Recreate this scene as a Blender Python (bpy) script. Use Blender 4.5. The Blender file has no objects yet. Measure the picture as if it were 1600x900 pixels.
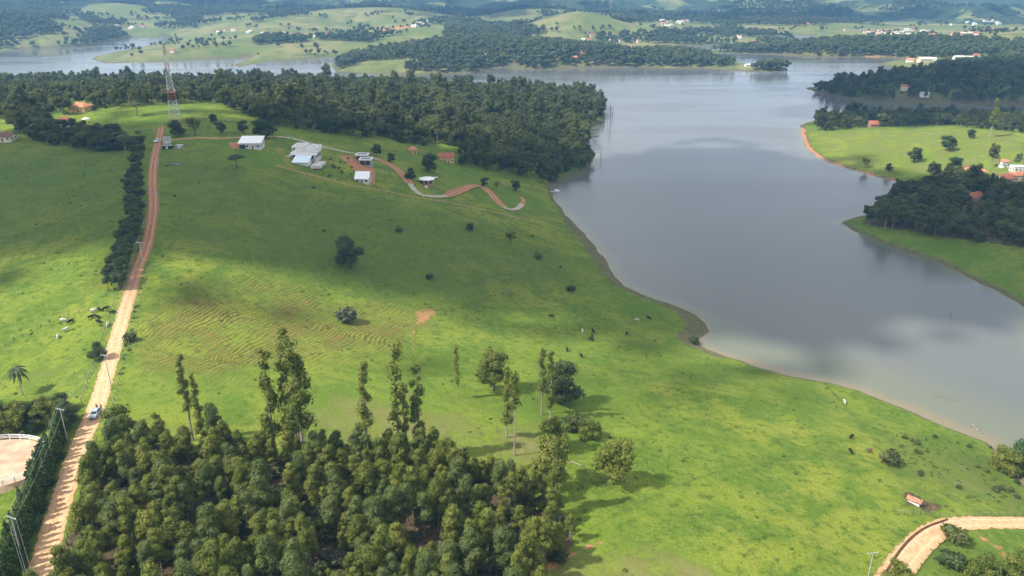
import bpy, bmesh, math, random
import numpy as np
from mathutils import Vector, Matrix

random.seed(7)
RNG = np.random.default_rng(11)
R = math.radians
scene = bpy.context.scene
COL = scene.collection

# ------------------------------------------------------------------ camera, sky, sun, exposure
FPX, PITCH, CAMZ = 1220.0, R(21.9), 135.0
SUN_EL, SUN_AZ = R(48), R(23)          # light travels towards (cos az, sin az) and down
cam = bpy.data.cameras.new('camera'); cam.sensor_width = 36.0; cam.lens = 36.0*FPX/1600.0
cam.clip_start = 1.0; cam.clip_end = 60000.0
camo = bpy.data.objects.new('camera', cam); COL.objects.link(camo)
camo.location = (0, 0, CAMZ); camo.rotation_euler = (R(90)-PITCH, 0, 0); scene.camera = camo

SUNV = Vector((-math.cos(SUN_EL)*math.cos(SUN_AZ), -math.cos(SUN_EL)*math.sin(SUN_AZ), math.sin(SUN_EL)))
world = bpy.data.worlds.new('World'); scene.world = world; world.use_nodes = True
wn, wl = world.node_tree.nodes, world.node_tree.links
wn.clear()
wout = wn.new('ShaderNodeOutputWorld'); wbg = wn.new('ShaderNodeBackground')
sky = wn.new('ShaderNodeTexSky'); sky.sky_type = 'NISHITA'; sky.sun_disc = False
sky.sun_elevation = SUN_EL; sky.sun_rotation = math.atan2(SUNV.x, SUNV.y) % (2*math.pi)
sky.altitude = 800; sky.air_density = 1.0; sky.dust_density = 1.5
wbg.inputs['Strength'].default_value = 0.1
# broken cloud over the whole sky (the lake mirrors it)
wtc = wn.new('ShaderNodeTexCoord'); wsep = wn.new('ShaderNodeSeparateXYZ')
wl.new(wtc.outputs['Generated'], wsep.inputs[0])
wmax = wn.new('ShaderNodeMath'); wmax.operation = 'MAXIMUM'; wmax.inputs[1].default_value = 0.0
wl.new(wsep.outputs['Z'], wmax.inputs[0])
wadd = wn.new('ShaderNodeMath'); wadd.operation = 'ADD'; wadd.inputs[1].default_value = 0.16
wl.new(wmax.outputs[0], wadd.inputs[0])
wdx = wn.new('ShaderNodeMath'); wdx.operation = 'DIVIDE'; wl.new(wsep.outputs['X'], wdx.inputs[0]); wl.new(wadd.outputs[0], wdx.inputs[1])
wdy = wn.new('ShaderNodeMath'); wdy.operation = 'DIVIDE'; wl.new(wsep.outputs['Y'], wdy.inputs[0]); wl.new(wadd.outputs[0], wdy.inputs[1])
wcmb = wn.new('ShaderNodeCombineXYZ'); wl.new(wdx.outputs[0], wcmb.inputs[0]); wl.new(wdy.outputs[0], wcmb.inputs[1])
wnoi = wn.new('ShaderNodeTexNoise'); wnoi.inputs['Scale'].default_value = 0.8; wnoi.inputs['Detail'].default_value = 6
wnoi.inputs['Roughness'].default_value = 0.55
wl.new(wcmb.outputs[0], wnoi.inputs['Vector'])
wrmp = wn.new('ShaderNodeValToRGB'); wrmp.color_ramp.elements[0].position = 0.26; wrmp.color_ramp.elements[1].position = 0.58
wl.new(wnoi.outputs['Fac'], wrmp.inputs[0])
wmix = wn.new('ShaderNodeMixRGB'); wl.new(wrmp.outputs['Color'], wmix.inputs[0])
wl.new(sky.outputs[0], wmix.inputs[1]); wmix.inputs[2].default_value = (9.0, 9.0, 9.1, 1)
wl.new(wmix.outputs[0], wbg.inputs['Color']); wl.new(wbg.outputs[0], wout.inputs['Surface'])

sl = bpy.data.lights.new('sun', 'SUN'); sl.energy = 5.0; sl.angle = R(0.55); sl.color = (1.0, 0.945, 0.86)
slo = bpy.data.objects.new('sun', sl); COL.objects.link(slo)
slo.rotation_euler = (-SUNV).to_track_quat('-Z', 'Y').to_euler(); slo.location = (-900, -400, 1500)

scene.view_settings.view_transform = 'Standard'; scene.view_settings.look = 'None'
scene.view_settings.exposure = 0.6; scene.view_settings.gamma = 1.0
scene.view_settings.use_curve_mapping = False
cy = scene.cycles
cy.use_denoising = True; cy.max_bounces = 6; cy.diffuse_bounces = 3; cy.glossy_bounces = 2
cy.transmission_bounces = 3; cy.transparent_max_bounces = 6; cy.volume_bounces = 1
cy.sample_clamp_indirect = 4.0; cy.use_adaptive_sampling = True; cy.adaptive_threshold = 0.02

# ------------------------------------------------------------------ numeric helpers
CP, SP = math.cos(PITCH), math.sin(PITCH)
def ray(px, py):
    dx = (px-800.0)/FPX; dy = -(py-450.0)/FPX
    return dx, CP+dy*SP, -SP+dy*CP
def at_z(px, py, z):
    dx, dy, dz = ray(px, py)
    t = (z-CAMZ)/dz
    return dx*t, dy*t
def project(x, y, z):
    zz = np.asarray(z)-CAMZ
    f = y*CP - zz*SP; u = y*SP + zz*CP
    f = np.where(f < 1, 1, f)
    return 800+FPX*x/f, 450-FPX*u/f
_perm = RNG.permutation(256); _perm = np.concatenate([_perm, _perm, _perm])
_ga = RNG.random(256)*2*np.pi; _gx, _gy = np.cos(_ga), np.sin(_ga)
def gnoise(x, y):
    xi = np.floor(x).astype(int); yi = np.floor(y).astype(int)
    fx, fy = x-xi, y-yi
    u = fx*fx*fx*(fx*(fx*6-15)+10); v = fy*fy*fy*(fy*(fy*6-15)+10)
    def g(a, b, dx, dy):
        k = _perm[_perm[a & 255]+(b & 255)]
        return _gx[k]*dx+_gy[k]*dy
    n00 = g(xi, yi, fx, fy); n10 = g(xi+1, yi, fx-1, fy)
    n01 = g(xi, yi+1, fx, fy-1); n11 = g(xi+1, yi+1, fx-1, fy-1)
    return ((n00*(1-u)+n10*u)*(1-v)+(n01*(1-u)+n11*u)*v)*1.5
def fbm(x, y, o=4, ridged=False):
    s = 0.0; a = 1.0; t = 0.0
    for i in range(o):
        n = gnoise(x*2**i+17.3*i, y*2**i-9.1*i)
        if ridged: n = 1-2*np.abs(n)
        s = s+n*a; t += a; a *= 0.5
    return s/t
def sstep(a, b, x):
    t = np.clip((x-a)/(b-a), 0, 1); return t*t*(3-2*t)
def inside(poly, x, y):
    r = np.zeros(np.shape(x), bool); n = len(poly)
    for i in range(n):
        x0, y0 = poly[i]; x1, y1 = poly[(i+1) % n]
        if y0 == y1: continue
        r ^= ((y0 > y) != (y1 > y)) & (x < (x1-x0)*(y-y0)/(y1-y0)+x0)
    return r
def pdist(poly, x, y, closed=True):
    d = np.full(np.shape(x), 1e18); n = len(poly)
    for i in range(n if closed else n-1):
        x0, y0 = poly[i]; x1, y1 = poly[(i+1) % n]
        ex, ey = x1-x0, y1-y0; L = ex*ex+ey*ey+1e-12
        t = np.clip(((x-x0)*ex+(y-y0)*ey)/L, 0, 1)
        d = np.minimum(d, (x-x0-t*ex)**2+(y-y0-t*ey)**2)
    return np.sqrt(d)
def smooth_line(P, n=6, closed=False):
    P = np.array(P, float); out = []; m = len(P)
    for i in range(m if closed else m-1):
        if closed: a, b, c, d = P[i-1], P[i], P[(i+1) % m], P[(i+2) % m]
        else: a, b, c, d = P[max(i-1, 0)], P[i], P[i+1], P[min(i+2, m-1)]
        for k in range(n):
            t = k/n
            out.append(0.5*((2*b)+(-a+c)*t+(2*a-5*b+4*c-d)*t*t+(-a+3*b-3*c+d)*t**3))
    if not closed: out.append(P[-1])
    return np.array(out)

# ------------------------------------------------------------------ the lie of the land
LAKE_PX = [(2100,1000),(1760,830),(1600,757),(1545,692),(1480,667),(1420,642),(1340,609),(1290,596),(1240,590),(1180,572),(1130,555),(1095,541),(1078,533),
 (1096,528),(1110,519),(1104,506),(1085,490),(1050,476),(1010,463),(975,446),(958,428),(945,405),(930,385),(905,356),(882,332),(868,315),(862,300),(857,290),
 (885,278),(923,262),(928,244),(918,218),(915,201),(935,196),(944,187),(942,166),(928,152),(880,147),(800,144),(700,141),(600,138),(450,133),(300,127),(150,123),
 (0,120),(-300,118),(-600,112),(-600,84),(-200,83),(0,82),(28,76),(90,74),(140,72),(165,66),(195,62),(207,58),(235,60),(272,56),(262,66),(225,72),(185,80),(150,88),
 (143,93),(165,99),(200,98),(245,97),(300,93),(396,89),(364,102),(374,105),(415,97),(470,92),(540,88),(548,91),(518,99),(520,105),(524,112),(560,115),(650,116),
 (735,114),(768,106),(800,105),(830,109),(900,106),(1000,105),(1040,107),(1100,107),(1140,110),(1200,113),(1232,111),(1228,105),(1195,102),(1160,98),(1130,93),
 (1100,87),(1045,80),(1005,81),(955,78),(945,73),(960,71),(1005,74),(1040,72),(1085,71),(1160,70),(1205,73),(1207,76),(1150,77),(1106,78),(1104,81),(1120,83),
 (1200,85),(1300,89),(1345,89),(1390,90),(1415,93),(1382,97),(1374,101),(1395,105),(1440,109),(1445,111),(1400,117),(1330,130),(1300,133),(1258,137),(1275,145),
 (1300,150),(1345,156),(1400,160),(1500,164),(1600,166),(1750,168),(2000,170),(2000,176),(1750,176),(1600,177),(1500,178),(1400,179),(1340,181),(1290,186),(1262,191),
 (1250,196),(1252,208),(1258,228),(1272,242),(1300,256),(1350,271),(1395,283),(1415,285),(1440,290),(1435,295),(1412,295),(1402,303),(1385,318),(1345,338),(1314,347),
 (1335,362),(1400,387),(1460,407),(1520,436),(1570,461),(1600,480),(1720,560),(2000,720)]
LAKE = [at_z(a, b, 0) for a, b in LAKE_PX]
TARN = [at_z(a, b, 0) for a, b in [(1203,53),(1240,54),(1274,56),(1268,60),(1300,63),(1262,66),(1235,61),(1212,58)]]
CTRL = [ # pixel, pixel, metres above the lake
 (60,900,38),(110,720,36),(149,644,35),(170,580,35),(195,500,37),(215,420,41),(235,330,46),(245,260,50),(252,205,52),
 (0,300,45),(110,300,47),(0,420,38),(110,410,40),(50,520,34),(0,600,31),(0,230,48),(60,640,33),(0,700,33),(50,740,34),(0,850,34),(130,500,36),
 (100,185,54),(200,180,56),(275,190,56),(370,180,54),(330,165,55),(150,165,55),(0,180,50),
 (300,300,48),(450,300,42),(600,330,32),(750,350,20),(850,380,9),(300,400,42),(420,410,37),(550,400,28),(550,440,25),(700,430,19),(850,450,11),(940,455,5),
 (400,480,33),(520,490,28),(650,500,22),(760,520,18),(900,520,11),(1000,510,6),(1050,510,3),(300,480,37),
 (250,560,35),(400,560,32),(600,580,27),(750,600,24),(900,600,20),(1050,590,14),(1150,600,10),(1250,620,7),(1350,650,5),(1450,695,5),(1540,735,5),
 (300,680,34),(500,680,31),(700,680,27),(850,700,25),(1000,700,22),(1200,700,16),(1350,720,12),(1480,760,9),
 (200,800,36),(500,800,32),(800,800,28),(1000,820,26),(1200,820,22),(1400,780,15),(1425,840,15.5),(1600,815,9),(1500,880,14),(300,900,35),(600,900,31),(900,900,29),
 (1200,900,24),(1400,900,18),(1600,900,11),
 (388,230,52),(460,250,47),(560,255,41),(566,285,37),(665,290,26),(740,290,18),(810,320,10),(840,305,6),
 (500,212,44),(600,232,33),(690,252,21),(780,277,11),(500,172,38),(600,187,26),(700,205,18),(800,225,12),(880,255,5),(700,165,24),(800,170,15),(900,172,8),(880,155,6),
 (450,150,31),(300,142,31),(150,140,30),(0,140,29),
 (1400,230,7),(1500,230,13),(1600,230,17),(1350,205,7),(1500,200,11),(1600,200,14),(1400,360,3),(1500,400,4),(1600,430,6),(1450,330,7),(1550,330,12),(1600,300,16),(1500,280,9),
 (1350,138,13),(1450,130,22),(1550,128,25),(1600,145,14),(1400,100,2),(1460,96,8),(1530,96,15),(1600,100,25),
 (600,105,6),(700,90,18),(800,85,20),(900,85,18),(1000,92,10),(1090,96,8),(1180,106,5),(700,75,24),(850,66,10),
 (1200,80,8),(1300,76,14),(1400,72,16),(1500,76,18),(1350,58,6),(1450,55,8),(1550,60,30),(1590,50,40),(1500,42,10),(1350,40,8),(1200,45,12),(1100,62,8),(1100,48,8),
 (200,90,4),(270,82,10),(330,78,12),(400,70,14),(480,75,12),(440,58,16),(500,62,16),(560,68,16),(600,60,20),(650,40,36),(580,50,16),(740,52,18),(560,35,22),(450,30,34),(500,45,14),
 (60,62,16),(60,45,30),(60,12,44),(120,40,26),(160,45,14),(200,15,40),(260,35,16),(300,20,30),(360,48,10),(380,20,26),(0,30,44),
 (905,16,62),(860,40,14),(960,38,14),(820,48,12),(1000,46,14),(1035,38,24),(1060,50,8),(620,12,50),(720,28,16),(760,38,12),(830,14,44),(690,26,34)]
_cx, _cz = [], []
for a, b, z in CTRL:
    x, y = at_z(a, b, z); _cx.append((math.log(math.hypot(x, y)), math.atan2(x, y))); _cz.append(z)
for i, (a, b) in enumerate(LAKE_PX):
    x, y = LAKE[i]; r = math.hypot(x, y)
    if r < 2600 and -250 < a < 1800 and i % 2 == 0:
        _cx.append((math.log(r), math.atan2(x, y))); _cz.append(0.6)
_cx = np.array(_cx); _cz = np.array(_cz, float)
_c2 = 0.03**2
_A = np.sqrt(((_cx[:, None]-_cx[None])**2).sum(-1)+_c2)
_w = np.linalg.solve(_A - np.eye(len(_cx))*4e-3, _cz-20.0)
def rbf(u, v):
    out = np.empty(u.shape)
    for s in range(0, len(u), 40000):
        U, V = u[s:s+40000, None], v[s:s+40000, None]
        out[s:s+40000] = np.sqrt((U-_cx[None, :, 0])**2+(V-_cx[None, :, 1])**2+_c2) @ _w + 20.0
    return out

RS = np.concatenate([np.geomspace(3, 85, 18)[:-1], np.geomspace(85, 420, 400)[:-1], np.geomspace(420, 3000, 270)[:-1], np.geomspace(3000, 12000, 110)])
TS = R(1)*np.concatenate([np.arange(-180, -48, 4.0), np.arange(-48, -40, 1.0), np.arange(-40, -28, .14), np.arange(-28, -6, .075), np.arange(-6, 40, .14), np.arange(40, 48, 1.0), np.arange(48, 180, 4.0)])
NR, NT = len(RS), len(TS)
rr, tt = np.meshgrid(RS, TS, indexing='ij'); rr = rr.ravel(); tt = tt.ravel()
GX, GY = rr*np.sin(tt), rr*np.cos(tt)
hz = rbf(np.log(np.clip(rr, 75, 3200)), np.clip(tt, R(-52), R(52)))
# far hills and mountains
wf = sstep(1500, 2300, rr); flat_ = sstep(2250, 2850, rr)*sstep(R(-22), R(-8), tt)
hz = hz*(1-.8*flat_) + wf*(13*fbm(GX/430+3, GY/430, 3)+3)
rid1 = fbm(GX/620+1.7, GY/620+4.2, 4, True); rid2 = fbm(GX/1250+6.1, GY/1250+2.4, 5, True)
hz = hz*(1-.7*sstep(2900, 3600, rr)) + sstep(2500, 2950, rr)*80*np.maximum(0, rid1-.34)
hz = hz + sstep(3250, 4900, rr)*(25+230*np.maximum(0, rid2-.12)) + sstep(4800, 8500, rr)*140
hz = hz + 0.9*fbm(GX/70, GY/70, 3) + 0.28*fbm(GX/11+40, GY/11, 3)
hz = 340*np.tanh(hz/340)
# lake and shore
SD = np.full(rr.shape, 1e4)
sel = np.where((rr < 3000) & (np.abs(tt) < R(62)) & (rr > 60))[0]
for s in range(0, len(sel), 60000):
    k = sel[s:s+60000]; x, y = GX[k], GY[k]
    wob = 1.2*fbm(x/14, y/14, 3)*np.clip(rr[k]/250, .6, 3)
    d1 = pdist(LAKE, x, y); d2 = pdist(TARN, x, y)
    ins = inside(LAKE, x, y) | inside(TARN, x, y)
    SD[k] = np.where(ins, -1, 1)*np.minimum(d1, d2) + wob
land = SD > 0
hl = np.maximum(hz, 0.7)
hl = hl*(1-np.exp(-np.maximum(SD, 0)/(5+0.006*rr))) + 0.35*np.clip(SD/1.2, 0, 1)
HZ = np.where(land, hl, -0.2-np.minimum(5.0, 0.13*np.abs(SD)))
HZ = np.where((rr > 2900) & (HZ < 1.0), 1.0, HZ)
# cattle terracettes on the near hillside: real steps
PXX, PYY = project(GX, GY, HZ)
INFR = (np.abs(tt) < R(50)) & (rr > 70)
def soft(poly, s, cond=None):
    m = np.zeros(rr.shape); c = INFR if cond is None else INFR & cond
    xs = [p[0] for p in poly]; ys = [p[1] for p in poly]
    k = np.where(c & (PXX > min(xs)-s) & (PXX < max(xs)+s) & (PYY > min(ys)-s) & (PYY < max(ys)+s))[0]
    if len(k):
        d = pdist(poly, PXX[k], PYY[k]); d = np.where(inside(poly, PXX[k], PYY[k]), d, -d)
        m[k] = sstep(-s, s, d)
    return m
near = rr < 900
def trail(poly, w):
    poly = [tuple(q) for q in smooth_line(poly, 5)]; m_ = np.zeros(rr.shape)
    xs = [q[0] for q in poly]; ys = [q[1] for q in poly]
    k = np.where(INFR & (rr < 900) & (PXX > min(xs)-9) & (PXX < max(xs)+9) & (PYY > min(ys)-9) & (PYY < max(ys)+9))[0]
    if len(k): m_[k] = 1-sstep(w*.4, w, pdist(poly, PXX[k], PYY[k], False)+1.5*gnoise(GX[k]/4, GY[k]/4))
    return m_
TRAIL = np.maximum.reduce([trail([(-20,428),(60,402),(120,382),(175,366)], 4), trail([(690,470),(740,450),(800,432),(880,440)], 3), trail([(0,300),(70,272),(150,252),(200,244)], 3), trail([(215,540),(300,560),(420,575),(560,600),(700,640)], 2.6),
  trail([(650,510),(646,540),(650,575),(690,620)], 3), trail([(260,330),(400,352),(560,372),(760,395),(900,420)], 2.4), trail([(1290,600),(1330,645),(1370,690),(1420,740)], 3.2), trail([(330,470),(420,455),(560,462),(640,476)], 2.4), trail([(900,840),(1010,780),(1150,730),(1330,710)], 2.4)])
TM = soft([(230,500),(300,450),(400,440),(520,470),(660,485),(675,510),(620,545),(540,560),(480,560),(330,592),(215,570)], 28, near)
warp = 4.5*fbm(GX/30, GY/30, 3)
warp = warp+1.1*fbm(GX/9+3, GY/9, 2)
TPH = (GX*0.93-GY*0.36+warp)/1.5*2*np.pi
TM = TM*np.clip(.75+1.1*fbm(GX/13+9, GY/13, 2), 0, 1)
HZ = HZ + TM*0.28*np.sin(TPH)*np.clip(.6+1.0*gnoise(GX/5, GY/5), 0, 1.4)
HG = HZ.reshape(NR, NT)
SDG = SD.reshape(NR, NT)
def _lookup(G, x, y):
    x = np.asarray(x, float); y = np.asarray(y, float)
    r = np.clip(np.hypot(x, y), RS[0], RS[-1]-1e-3); t = np.clip(np.arctan2(x, y), TS[0], TS[-1]-1e-6)
    i = np.clip(np.searchsorted(RS, r)-1, 0, NR-2); j = np.clip(np.searchsorted(TS, t)-1, 0, NT-2)
    a = (r-RS[i])/(RS[i+1]-RS[i]); b = (t-TS[j])/(TS[j+1]-TS[j])
    return (G[i, j]*(1-a)+G[i+1, j]*a)*(1-b)+(G[i, j+1]*(1-a)+G[i+1, j+1]*a)*b
def H(x, y): return _lookup(HG, x, y)
def hgt(x, y): return float(H(np.array([x]), np.array([y]))[0])
_rs = np.geomspace(60, 11000, 6000)
def at(px, py):
    """world point of the ground seen at a pixel"""
    dx, dy, dz = ray(px, py); l = math.hypot(dx, dy); dx /= l; dy /= l; dz /= l
    z = H(dx*_rs, dy*_rs); rz = CAMZ+dz*_rs
    k = int(np.argmax(z >= rz))
    if k == 0: k = len(_rs)-1
    a0, a1 = rz[k-1]-z[k-1], z[k]-rz[k]
    f = a0/(a0+a1+1e-9); r = _rs[k-1]*(1-f)+_rs[k]*f
    return Vector((dx*r, dy*r, hgt(dx*r, dy*r)))

# ------------------------------------------------------------------ materials
def newmat(name):
    m = bpy.data.materials.new(name); m.use_nodes = True
    nt = m.node_tree; nt.nodes.clear()
    o = nt.nodes.new('ShaderNodeOutputMaterial')
    return m, nt, o
class NT_:
    def __init__(s, nt): s.nt = nt; s.n = nt.nodes; s.l = nt.links
    def put(s, sock, v):
        if isinstance(v, bpy.types.NodeSocket): s.l.new(v, sock)
        elif isinstance(v, (tuple, list)) and len(v) == 3 and len(sock.default_value) == 4: sock.default_value = (*v, 1)
        else: sock.default_value = v
    def math(s, op, a, b=0.0, clamp=False):
        n = s.n.new('ShaderNodeMath'); n.operation = op; n.use_clamp = clamp
        s.put(n.inputs[0], a); s.put(n.inputs[1], b); return n.outputs[0]
    def mix(s, f, a, b, mode='MIX'):
        n = s.n.new('ShaderNodeMixRGB'); n.blend_type = mode
        s.put(n.inputs[0], f); s.put(n.inputs[1], a); s.put(n.inputs[2], b); return n.outputs[0]
    def noise(s, vec, scale, detail=3, rough=0.55, dist=0.0):
        n = s.n.new('ShaderNodeTexNoise'); s.put(n.inputs['Vector'], vec)
        n.inputs['Scale'].default_value = scale; n.inputs['Detail'].default_value = detail
        n.inputs['Roughness'].default_value = rough; n.inputs['Distortion'].default_value = dist
        return n.outputs['Fac']
    def ramp(s, f, a, b):
        n = s.n.new('ShaderNodeMapRange'); n.interpolation_type = 'SMOOTHSTEP'
        s.put(n.inputs['Value'], f); n.inputs['From Min'].default_value = a; n.inputs['From Max'].default_value = b
        return n.outputs['Result']
    def attr(s, name):
        n = s.n.new('ShaderNodeAttribute'); n.attribute_name = name; return n.outputs['Fac']
    def pos(s): return s.n.new('ShaderNodeNewGeometry').outputs['Position']
    def obj(s): return s.n.new('ShaderNodeTexCoord').outputs['Object']
    def rnd(s): return s.n.new('ShaderNodeObjectInfo').outputs['Random']
    def bump(s, h, strength=0.5, dist=0.3):
        n = s.n.new('ShaderNodeBump'); s.put(n.inputs['Height'], h)
        n.inputs['Strength'].default_value = strength; n.inputs['Distance'].default_value = dist
        return n.outputs['Normal']
    def bsdf(s, color, rough=0.8, spec=0.2, normal=None, metal=0.0):
        n = s.n.new('ShaderNodeBsdfPrincipled'); s.put(n.inputs['Base Color'], color)
        s.put(n.inputs['Roughness'], rough); n.inputs['Specular IOR Level'].default_value = spec; n.inputs['Metallic'].default_value = metal
        if normal is not None: s.l.new(normal, n.inputs['Normal'])
        return n
MATS = {}
def flat(name, color, rough=0.7, spec=0.3, var=0.15, scale=1.5, metal=0.0):
    if name in MATS: return MATS[name]
    m, nt, o = newmat(name); t = NT_(nt)
    f = t.noise(t.obj(), scale, 4)
    d = tuple(c*(1-var*1.6) for c in color); l = tuple(min(1, c*(1+var)) for c in color)
    c = t.mix(t.ramp(f, .3, .7), d, l)
    b = t.bsdf(c, rough, spec, None, metal); nt.links.new(b.outputs[0], o.inputs['Surface'])
    MATS[name] = m; return m
def leafmat(name, cols, trans=0.25, rough=0.6):
    m, nt, o = newmat(name); t = NT_(nt)
    r = t.rnd(); tone = t.attr('tone')
    c = t.mix(t.ramp(r, 0.0, 1.0), cols[0], cols[1])
    c = t.mix(t.math('MULTIPLY', tone, 0.85), c, cols[2])
    c = t.mix(t.ramp(t.noise(t.pos(), 1.1, 2), .35, .7), t.mix(1.0, c, (.72, .76, .72), 'MULTIPLY'), c)
    b = t.bsdf(c, rough, 0.25)
    tr = nt.nodes.new('ShaderNodeBsdfTranslucent'); nt.links.new(t.mix(1.0, c, (1.25, 1.35, .6), 'MULTIPLY'), tr.inputs[0])
    ms = nt.nodes.new('ShaderNodeMixShader'); ms.inputs[0].default_value = trans
    nt.links.new(b.outputs[0], ms.inputs[1]); nt.links.new(tr.outputs[0], ms.inputs[2]); nt.links.new(ms.outputs[0], o.inputs['Surface'])
    MATS[name] = m; return m
leafmat('leaf_euc', [(.112,.148,.022), (.172,.194,.030), (.255,.255,.055)], .34)
leafmat('leaf_euc_blue', [(.100,.140,.036), (.135,.168,.046), (.190,.215,.070)], .36)
leafmat('leaf_forest', [(.034,.058,.018), (.125,.150,.038), (.170,.175,.055)], .3)
leafmat('leaf_dark', [(.034,.062,.020), (.058,.092,.026), (.100,.130,.038)])
leafmat('leaf_hedge', [(.046,.090,.022), (.064,.114,.028), (.115,.165,.038)])
leafmat('leaf_palm', [(.060,.100,.026), (.080,.115,.028), (.110,.140,.042)])
leafmat('leaf_grey', [(.095,.110,.070), (.130,.135,.090), (.190,.190,.130)])
leafmat('leaf_far', [(.042,.072,.026), (.080,.110,.040), (.150,.165,.070)])
leafmat('tuft', [(.060,.105,.016), (.085,.130,.020), (.110,.150,.026)], 0.15)
flat('bark_pale', (.34,.29,.23), .8, .2, .3, 3); flat('bark', (.12,.09,.065), .9, .1, .3, 3); flat('deadwood', (.20,.18,.17), .9, .1, .3, 2)

# terrain material
m, nt, o = newmat('pasture'); t = NT_(nt); P = t.pos()
n50 = t.noise(P, .016, 3); n12 = t.noise(P, .075, 4, .6); n3 = t.noise(P, .42, 4, .65); n1 = t.noise(P, 1.7, 3, .7)
c = t.mix(t.ramp(n50, .35, .65), (.122,.182,.018), (.188,.218,.028))
c = t.mix(t.ramp(n12, .40, .60), c, (.085,.145,.016))
c = t.mix(t.math('MULTIPLY', t.ramp(n3, .50, .68), .85), c, (.052,.092,.014))
c = t.mix(t.math('MULTIPLY', t.ramp(n3, .48, .30), .5), c, (.205,.220,.050))
c = t.mix(t.math('MULTIPLY', t.ramp(n1, .52, .70), .70), c, (.050,.085,.012))
c = t.mix(t.math('MULTIPLY', t.ramp(n1, .46, .28), .60), c, (.260,.250,.070))
c = t.mix(t.math('MULTIPLY', t.attr('lush'), .8), c, t.mix(t.ramp(n3, .3, .7), (.066,.140,.018), (.110,.185,.022)))
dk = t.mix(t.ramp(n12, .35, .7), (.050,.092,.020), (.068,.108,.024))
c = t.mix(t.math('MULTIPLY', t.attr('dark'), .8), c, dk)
dry = t.mix(t.ramp(n3, .35, .65), (.230,.190,.085), (.150,.150,.040))
c = t.mix(t.math('MULTIPLY', t.ramp(t.math('ADD', t.attr('dry'), t.math('MULTIPLY', t.math('SUBTRACT', t.math('MULTIPLY', t.math('ADD', n12, n3), .5), .5), 2.6)), .35, .85), .85), c, dry)
# terracettes
sn = t.math('SINE', t.math('ADD', t.attr('tph'), t.math('MULTIPLY', n3, 7.0)))
st = t.math('MULTIPLY', t.math('MULTIPLY', t.ramp(sn, -.2, .6), t.ramp(n12, .22, .42)), t.attr('tmask'))
c = t.mix(t.math('MULTIPLY', st, .95), c, t.mix(t.ramp(n12, .4, .62), (.110,.080,.026), (.210,.115,.046)))
# far fields and woods
ff = t.noise(P, .0042, 4, .6, .4)
fcol = t.mix(t.ramp(t.noise(P, .009, 3), .4, .62), (.120,.150,.045), (.200,.190,.075))
fcol = t.mix(t.ramp(t.noise(P, .03, 4), .45, .7), fcol, (.090,.120,.040))
wood = t.mix(t.ramp(t.noise(P, .06, 5, .75), .35, .65), (.018,.034,.014), (.048,.070,.024))
fcol = t.mix(t.math('MULTIPLY', t.ramp(t.math('ADD', ff, t.math('MULTIPLY', t.attr('mount'), .09)), .49, .54), t.attr('farwood')), fcol, wood)
c = t.mix(t.attr('far'), c, fcol)
lit = t.mix(t.ramp(n1, .35, .65), (.050,.042,.022), (.120,.085,.050))
c = t.mix(t.ramp(t.math('ADD', t.attr('litter'), t.math('MULTIPLY', t.math('SUBTRACT', n3, .5), 1.0)), .4, .7), c, lit)
bank = t.mix(t.ramp(n3, .35, .65), (.140,.120,.065), (.090,.095,.040))
c = t.mix(t.ramp(t.math('ADD', t.attr('bank'), t.math('MULTIPLY', t.math('SUBTRACT', n3, .5), .7)), .35, .8), c, bank)
soil = t.mix(t.ramp(n1, .3, .7), (.300,.125,.055), (.400,.215,.115))
c = t.mix(t.ramp(t.math('ADD', t.attr('dirt'), t.math('MULTIPLY', t.math('SUBTRACT', n3, .5), 1.5)), .42, .70), c, soil)
hh = t.math('ADD', t.math('MULTIPLY', n1, .5), t.math('ADD', n3, t.math('MULTIPLY', t.math('MULTIPLY', sn, -.5), t.attr('tmask'))))
nb = t.bump(hh, 0.55, 0.5)
b = t.bsdf(c, .95, .08, nb); nt.links.new(b.outputs[0], o.inputs['Surface']); MATS['pasture'] = m

# dirt road material
m, nt, o = newmat('dirt_road'); t = NT_(nt); P = t.pos(); ac = t.attr('across')
n1 = t.noise(P, .9, 5, .65); n2 = t.noise(P, .12, 3); n3 = t.noise(P, 5.0, 3)
red = t.attr('red')
c = t.mix(t.ramp(n1, .3, .7), (.45,.262,.130), (.60,.400,.235))
cr = t.mix(t.ramp(n1, .3, .7), (.27,.115,.055), (.38,.19,.105))
c = t.mix(red, c, cr)
tr_ = t.math('ABSOLUTE', t.math('SUBTRACT', t.math('ABSOLUTE', t.math('ADD', ac, t.math('MULTIPLY', t.math('SUBTRACT', n2, .5), .25))), .42))
c = t.mix(t.math('MULTIPLY', t.ramp(tr_, .16, .03), .38), c, (.66,.48,.33))
c = t.mix(t.math('MULTIPLY', t.ramp(n3, .55, .7), .25), c, (.30,.17,.09))
c = t.mix(t.ramp(t.math('ADD', t.math('ABSOLUTE', ac), t.math('MULTIPLY', t.math('SUBTRACT', n1, .5), 1.5)), .84, 1.02), c, t.mix(n3, (.10,.13,.022), (.20,.17,.06)))
b = t.bsdf(c, .95, .05, t.bump(n1, .4, .1)); nt.links.new(b.outputs[0], o.inputs['Surface']); MATS['dirt_road'] = m
flat('earth_cut', (.12,.062,.034), .95, .05, .35, 1.5)
flat('concrete_lane', (.42,.37,.31), .9, .1, .2, .6)

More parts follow.
